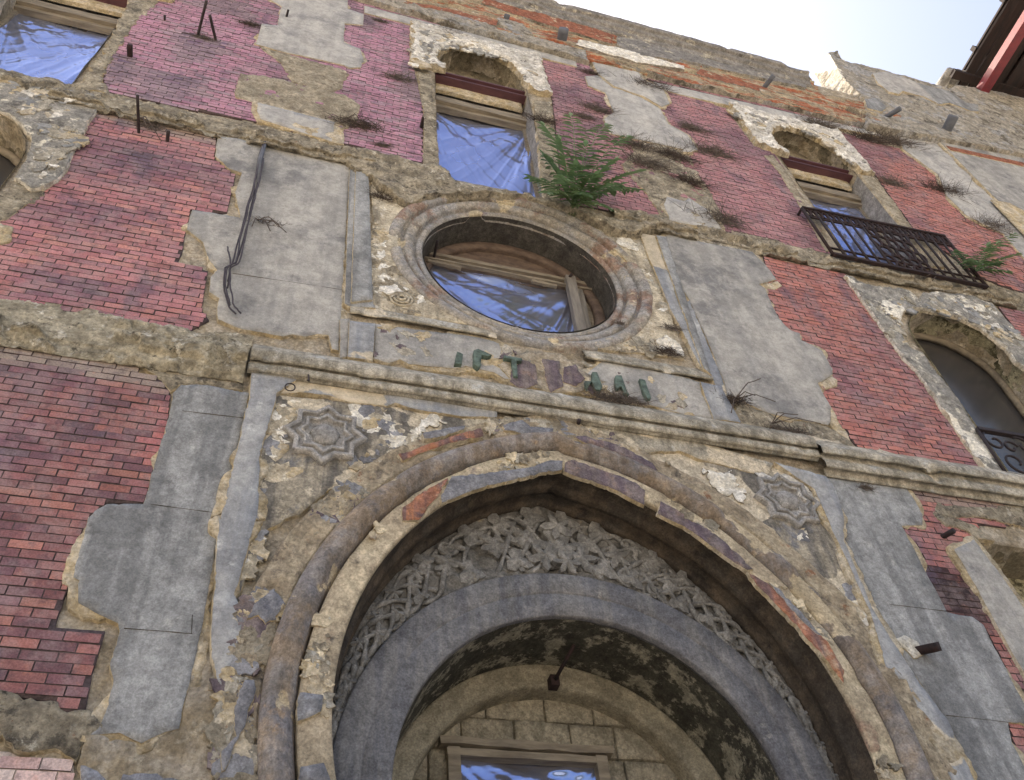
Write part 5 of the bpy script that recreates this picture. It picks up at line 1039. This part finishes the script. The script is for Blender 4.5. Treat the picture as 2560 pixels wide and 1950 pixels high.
TF = [('1:1600,150', .3, 'small dry tuft on pink brick left of the top grey panel'), ('2:250,125', .25, 'tiny dry tuft high on brick under the plaster strip'), ('2:380,490', .42, 'dry tuft on pink brick left of the arched window head'),
      ('2:120,790', .62, 'large dry tuft beside the rough mortar patch on upper brick'), ('2:275,915', .22, 'tiny dry tuft low on the pink brick left of the centre window'), ('2:690,205', .50, 'dry tuft on top of the centre window surround'),
      ('2:1600,460', .38, 'dry tuft at the left end of the cracked grey panel'), ('2:1640,690', .55, 'dry tuft left of the grey panel above the green sapling'), ('2:1550,735', .4, 'lower of two dry tufts above the green sapling'), ('2:1960,540', .7, 'long dry tuft hanging on the cracked grey panel'),
      ('2:1910,930', .7, 'dry tuft on rubble right of the green sapling'), ('2:1960,1040', .75, 'lower dry tuft on rubble right of the green sapling'), ('2:2130,990', .7, 'dark dry tuft under the right part of the cracked panel'),
      ('3:80,810', .55, 'dry tuft on brick right of the cracked grey panel'), ('3:190,960', .75, 'dark hanging dry tuft on brick left of the balcony window'), ('3:60,1150', .6, 'dry tuft on rubble left of the balcony window brick'), ('3:260,1390', .75, 'dry tuft on the small grey panel above the string course'),
      ('3:880,785', .8, 'dry tuft above the balcony window surround'), ('3:1200,880', .85, 'long dry tuft on brick right of the balcony window head'), ('3:1380,900', .9, 'dark dry tuft at the head of the pale strip'), ('3:1350,1160', .6, 'dry tuft on brick right of the balcony window jamb'), ('3:1690,1210', .8, 'dry tuft at the edge of the pale strip halfway down'), ('3:2000,1440', .8, 'dry tuft low on the edge of the pale strip'),
      ('3:1080,730', .7, 'dry tuft on the wall head near the two right pipes'), ('2:280,1250', .32, 'brown tuft on the pale plaster left of the round window'), ('5:1700,880', .42, 'brown dry tuft on the frieze below the right letters'), ('5:1820,900', .36, 'sparse dry tuft under the last letter'), ('5:2090,590', .30, 'spiky dry tuft on the white patch right of the round window'), ('5:2120,440', .22, 'small dry tuft above the white patch right of the round window'), ('5:1790,410', .12, 'tiny tuft on the lower right rim of the round window'),
      ('6:360,900', .32, 'spidery dry tuft on the grey panel above the cornice'), ('6:640,1085', .30, 'dry tuft on the cornice right of the portal'), ('6:760,1100', .26, 'thin dry tuft on the cornice near the brick edge'), ('5:1350,1000', .22, 'thin dry weed on the cornice above the arch point'),
      ('6:60,1560', .30, 'dark weed on the right side of the pointed arch'), ('1:1290,230', .26, 'weed between the two iron rods on pink brick'), ('1:1700,1410', .26, 'thin dry weed on the grey panel beside the cable bundle'), ('6:1200,1455', .16, 'small dark tuft under the right cornice'), ('1:960,800', .3, 'wiry weed beside the iron rod on dark brick'), ('2:1290,760', .5, 'dry tuft on the right jamb of the centre window')]
for i, (s_, sz, lb) in enumerate(TF): tuft(s_, sz, lb, seed=i*3, n=int(110+260*sz), mat='dry' if i % 3 else 'twig', y=-0.10 if s_[0] in '56' else -0.05)
def stalks(s_, ends, label):
    c = T(s_, -0.07)[0]; m = MB()
    for i, e in enumerate(ends):
        q = T(e, -0.22)[0]; mid = ((c[0]+q[0])/2, -0.16, (c[1]+q[1])/2+0.06); m.tube(wob([(c[0], -0.05, c[1]), mid, (q[0], -0.2, q[1])], 9, 0.03, i+3), 0.006, 4)
    return tag(m.build('dry_twig', 'twig', None), label, 'dry plant', 'dried weeds rooted in the facade')
stalks('6:360,900', ['6:520,770', '6:610,920', '6:330,990', '6:480,880'], 'long bare stalks spreading over the grey panel above the cornice')
stalks('6:590,1060', ['6:760,1000', '6:900,1060', '6:700,1100', '6:660,990'], 'curved bare twig lying along the cornice right of the portal')
stalks('1:880,740', ['1:1000,840', '1:960,790', '1:1020,880', '1:930,800'], 'wiry bare twigs beside the tall iron rod')
stalks('r:1560,940', ['r:1400,960', 'r:1660,920', 'r:1500,760', 'r:1440,1000'], 'pale bare twigs tangled at the right end of the balcony railing')
stalks('1:1640,1390', ['1:1780,1420', '1:1820,1470', '1:1720,1460', '1:1600,1430'], 'thin twigs across the grey panel beside the cable bundle')

# ------------------------------------------------------------------ neighbour's eaves at the top right
e0 = T('e:1500,960', -0.1)[0]; EZ = e0[1]
EV = empty('projecting_eaves', (e0[0], -0.1, EZ)); tag(EV, 'dark rotten timber eaves with a red beam jutting out at upper right', 'eaves')
def onz(c, a, b, z):
    q = px(c, a, b); d = ROT @ np.array([q[0]-CX, q[1]-CY, FPX]); t = z/d[2]; return (d[0]*t, d[1]*t-D)
x0 = min(onz('e', 1545, 880, EZ)[0], onz('e', 1800, 430, EZ)[0]); print('eave', e0, onz('e', 1545, 880, EZ), onz('e', 1800, 430, EZ), onz('e', 2050, 0, EZ), onz('e', 1690, 1090, EZ), onz('e', 2189, 250, EZ))
k = 0; x = x0-0.05
while x < x0+9.5:
    w = 0.30+0.10*math.sin(k*2.7); m = MB(); m.beam((x+w/2, 0.1, EZ+0.10+0.05*(k % 2)), (x+w/2+0.05*math.sin(k), -7.5, EZ+0.10+0.05*(k % 2)+0.1*math.sin(k*1.3)), w, 0.06, jit=0.02); m.build('soffit_board', 'dark_wood', EV); x += w+(0.012 if k % 3 else 0.05); k += 1
for i in range(5):
    m = MB(); m.beam((x0-0.1, -0.9-1.4*i, EZ+0.30), (x0+9.5, -0.9-1.4*i, EZ+0.30), 0.14, 0.22); m.build('batten', 'dark_wood', EV)
m = MB(); m.box(x0+0.1, x0+9.5, -7.5, 0.1, EZ+0.45, EZ+0.52); m.build('roof_sheet', 'dark_wood', EV)
rb = T('e:1700,1090', -0.1)[0]; m = MB(); m.beam((rb[0], 0.15, rb[1]+0.05), (rb[0], -7.5, rb[1]+0.05), 0.28, 0.26, jit=0.004); m.build('red_beam', 'red_paint', EV)
m = MB(); m.beam((x0-0.6, -0.22, EZ-0.16), (x0+9.5, -0.22, EZ-0.16), 0.22, 0.16, jit=0.02); m.build('wall_plate', 'dark_wood', EV)
for i in range(4):
    m = MB(); xx = x0-0.55+0.33*i; m.tube([(xx, -0.25, EZ+0.02+0.1*i), (xx+0.1, 0.5, EZ+0.3+0.1*i)], 0.14, 8); m.build('roof_tile', 'coping', EV)
for o in scene.objects:
    if o.type == 'MESH' and o.parent is None and 'kind' not in o and 'label' not in o: print('UNTAGGED', o.name)
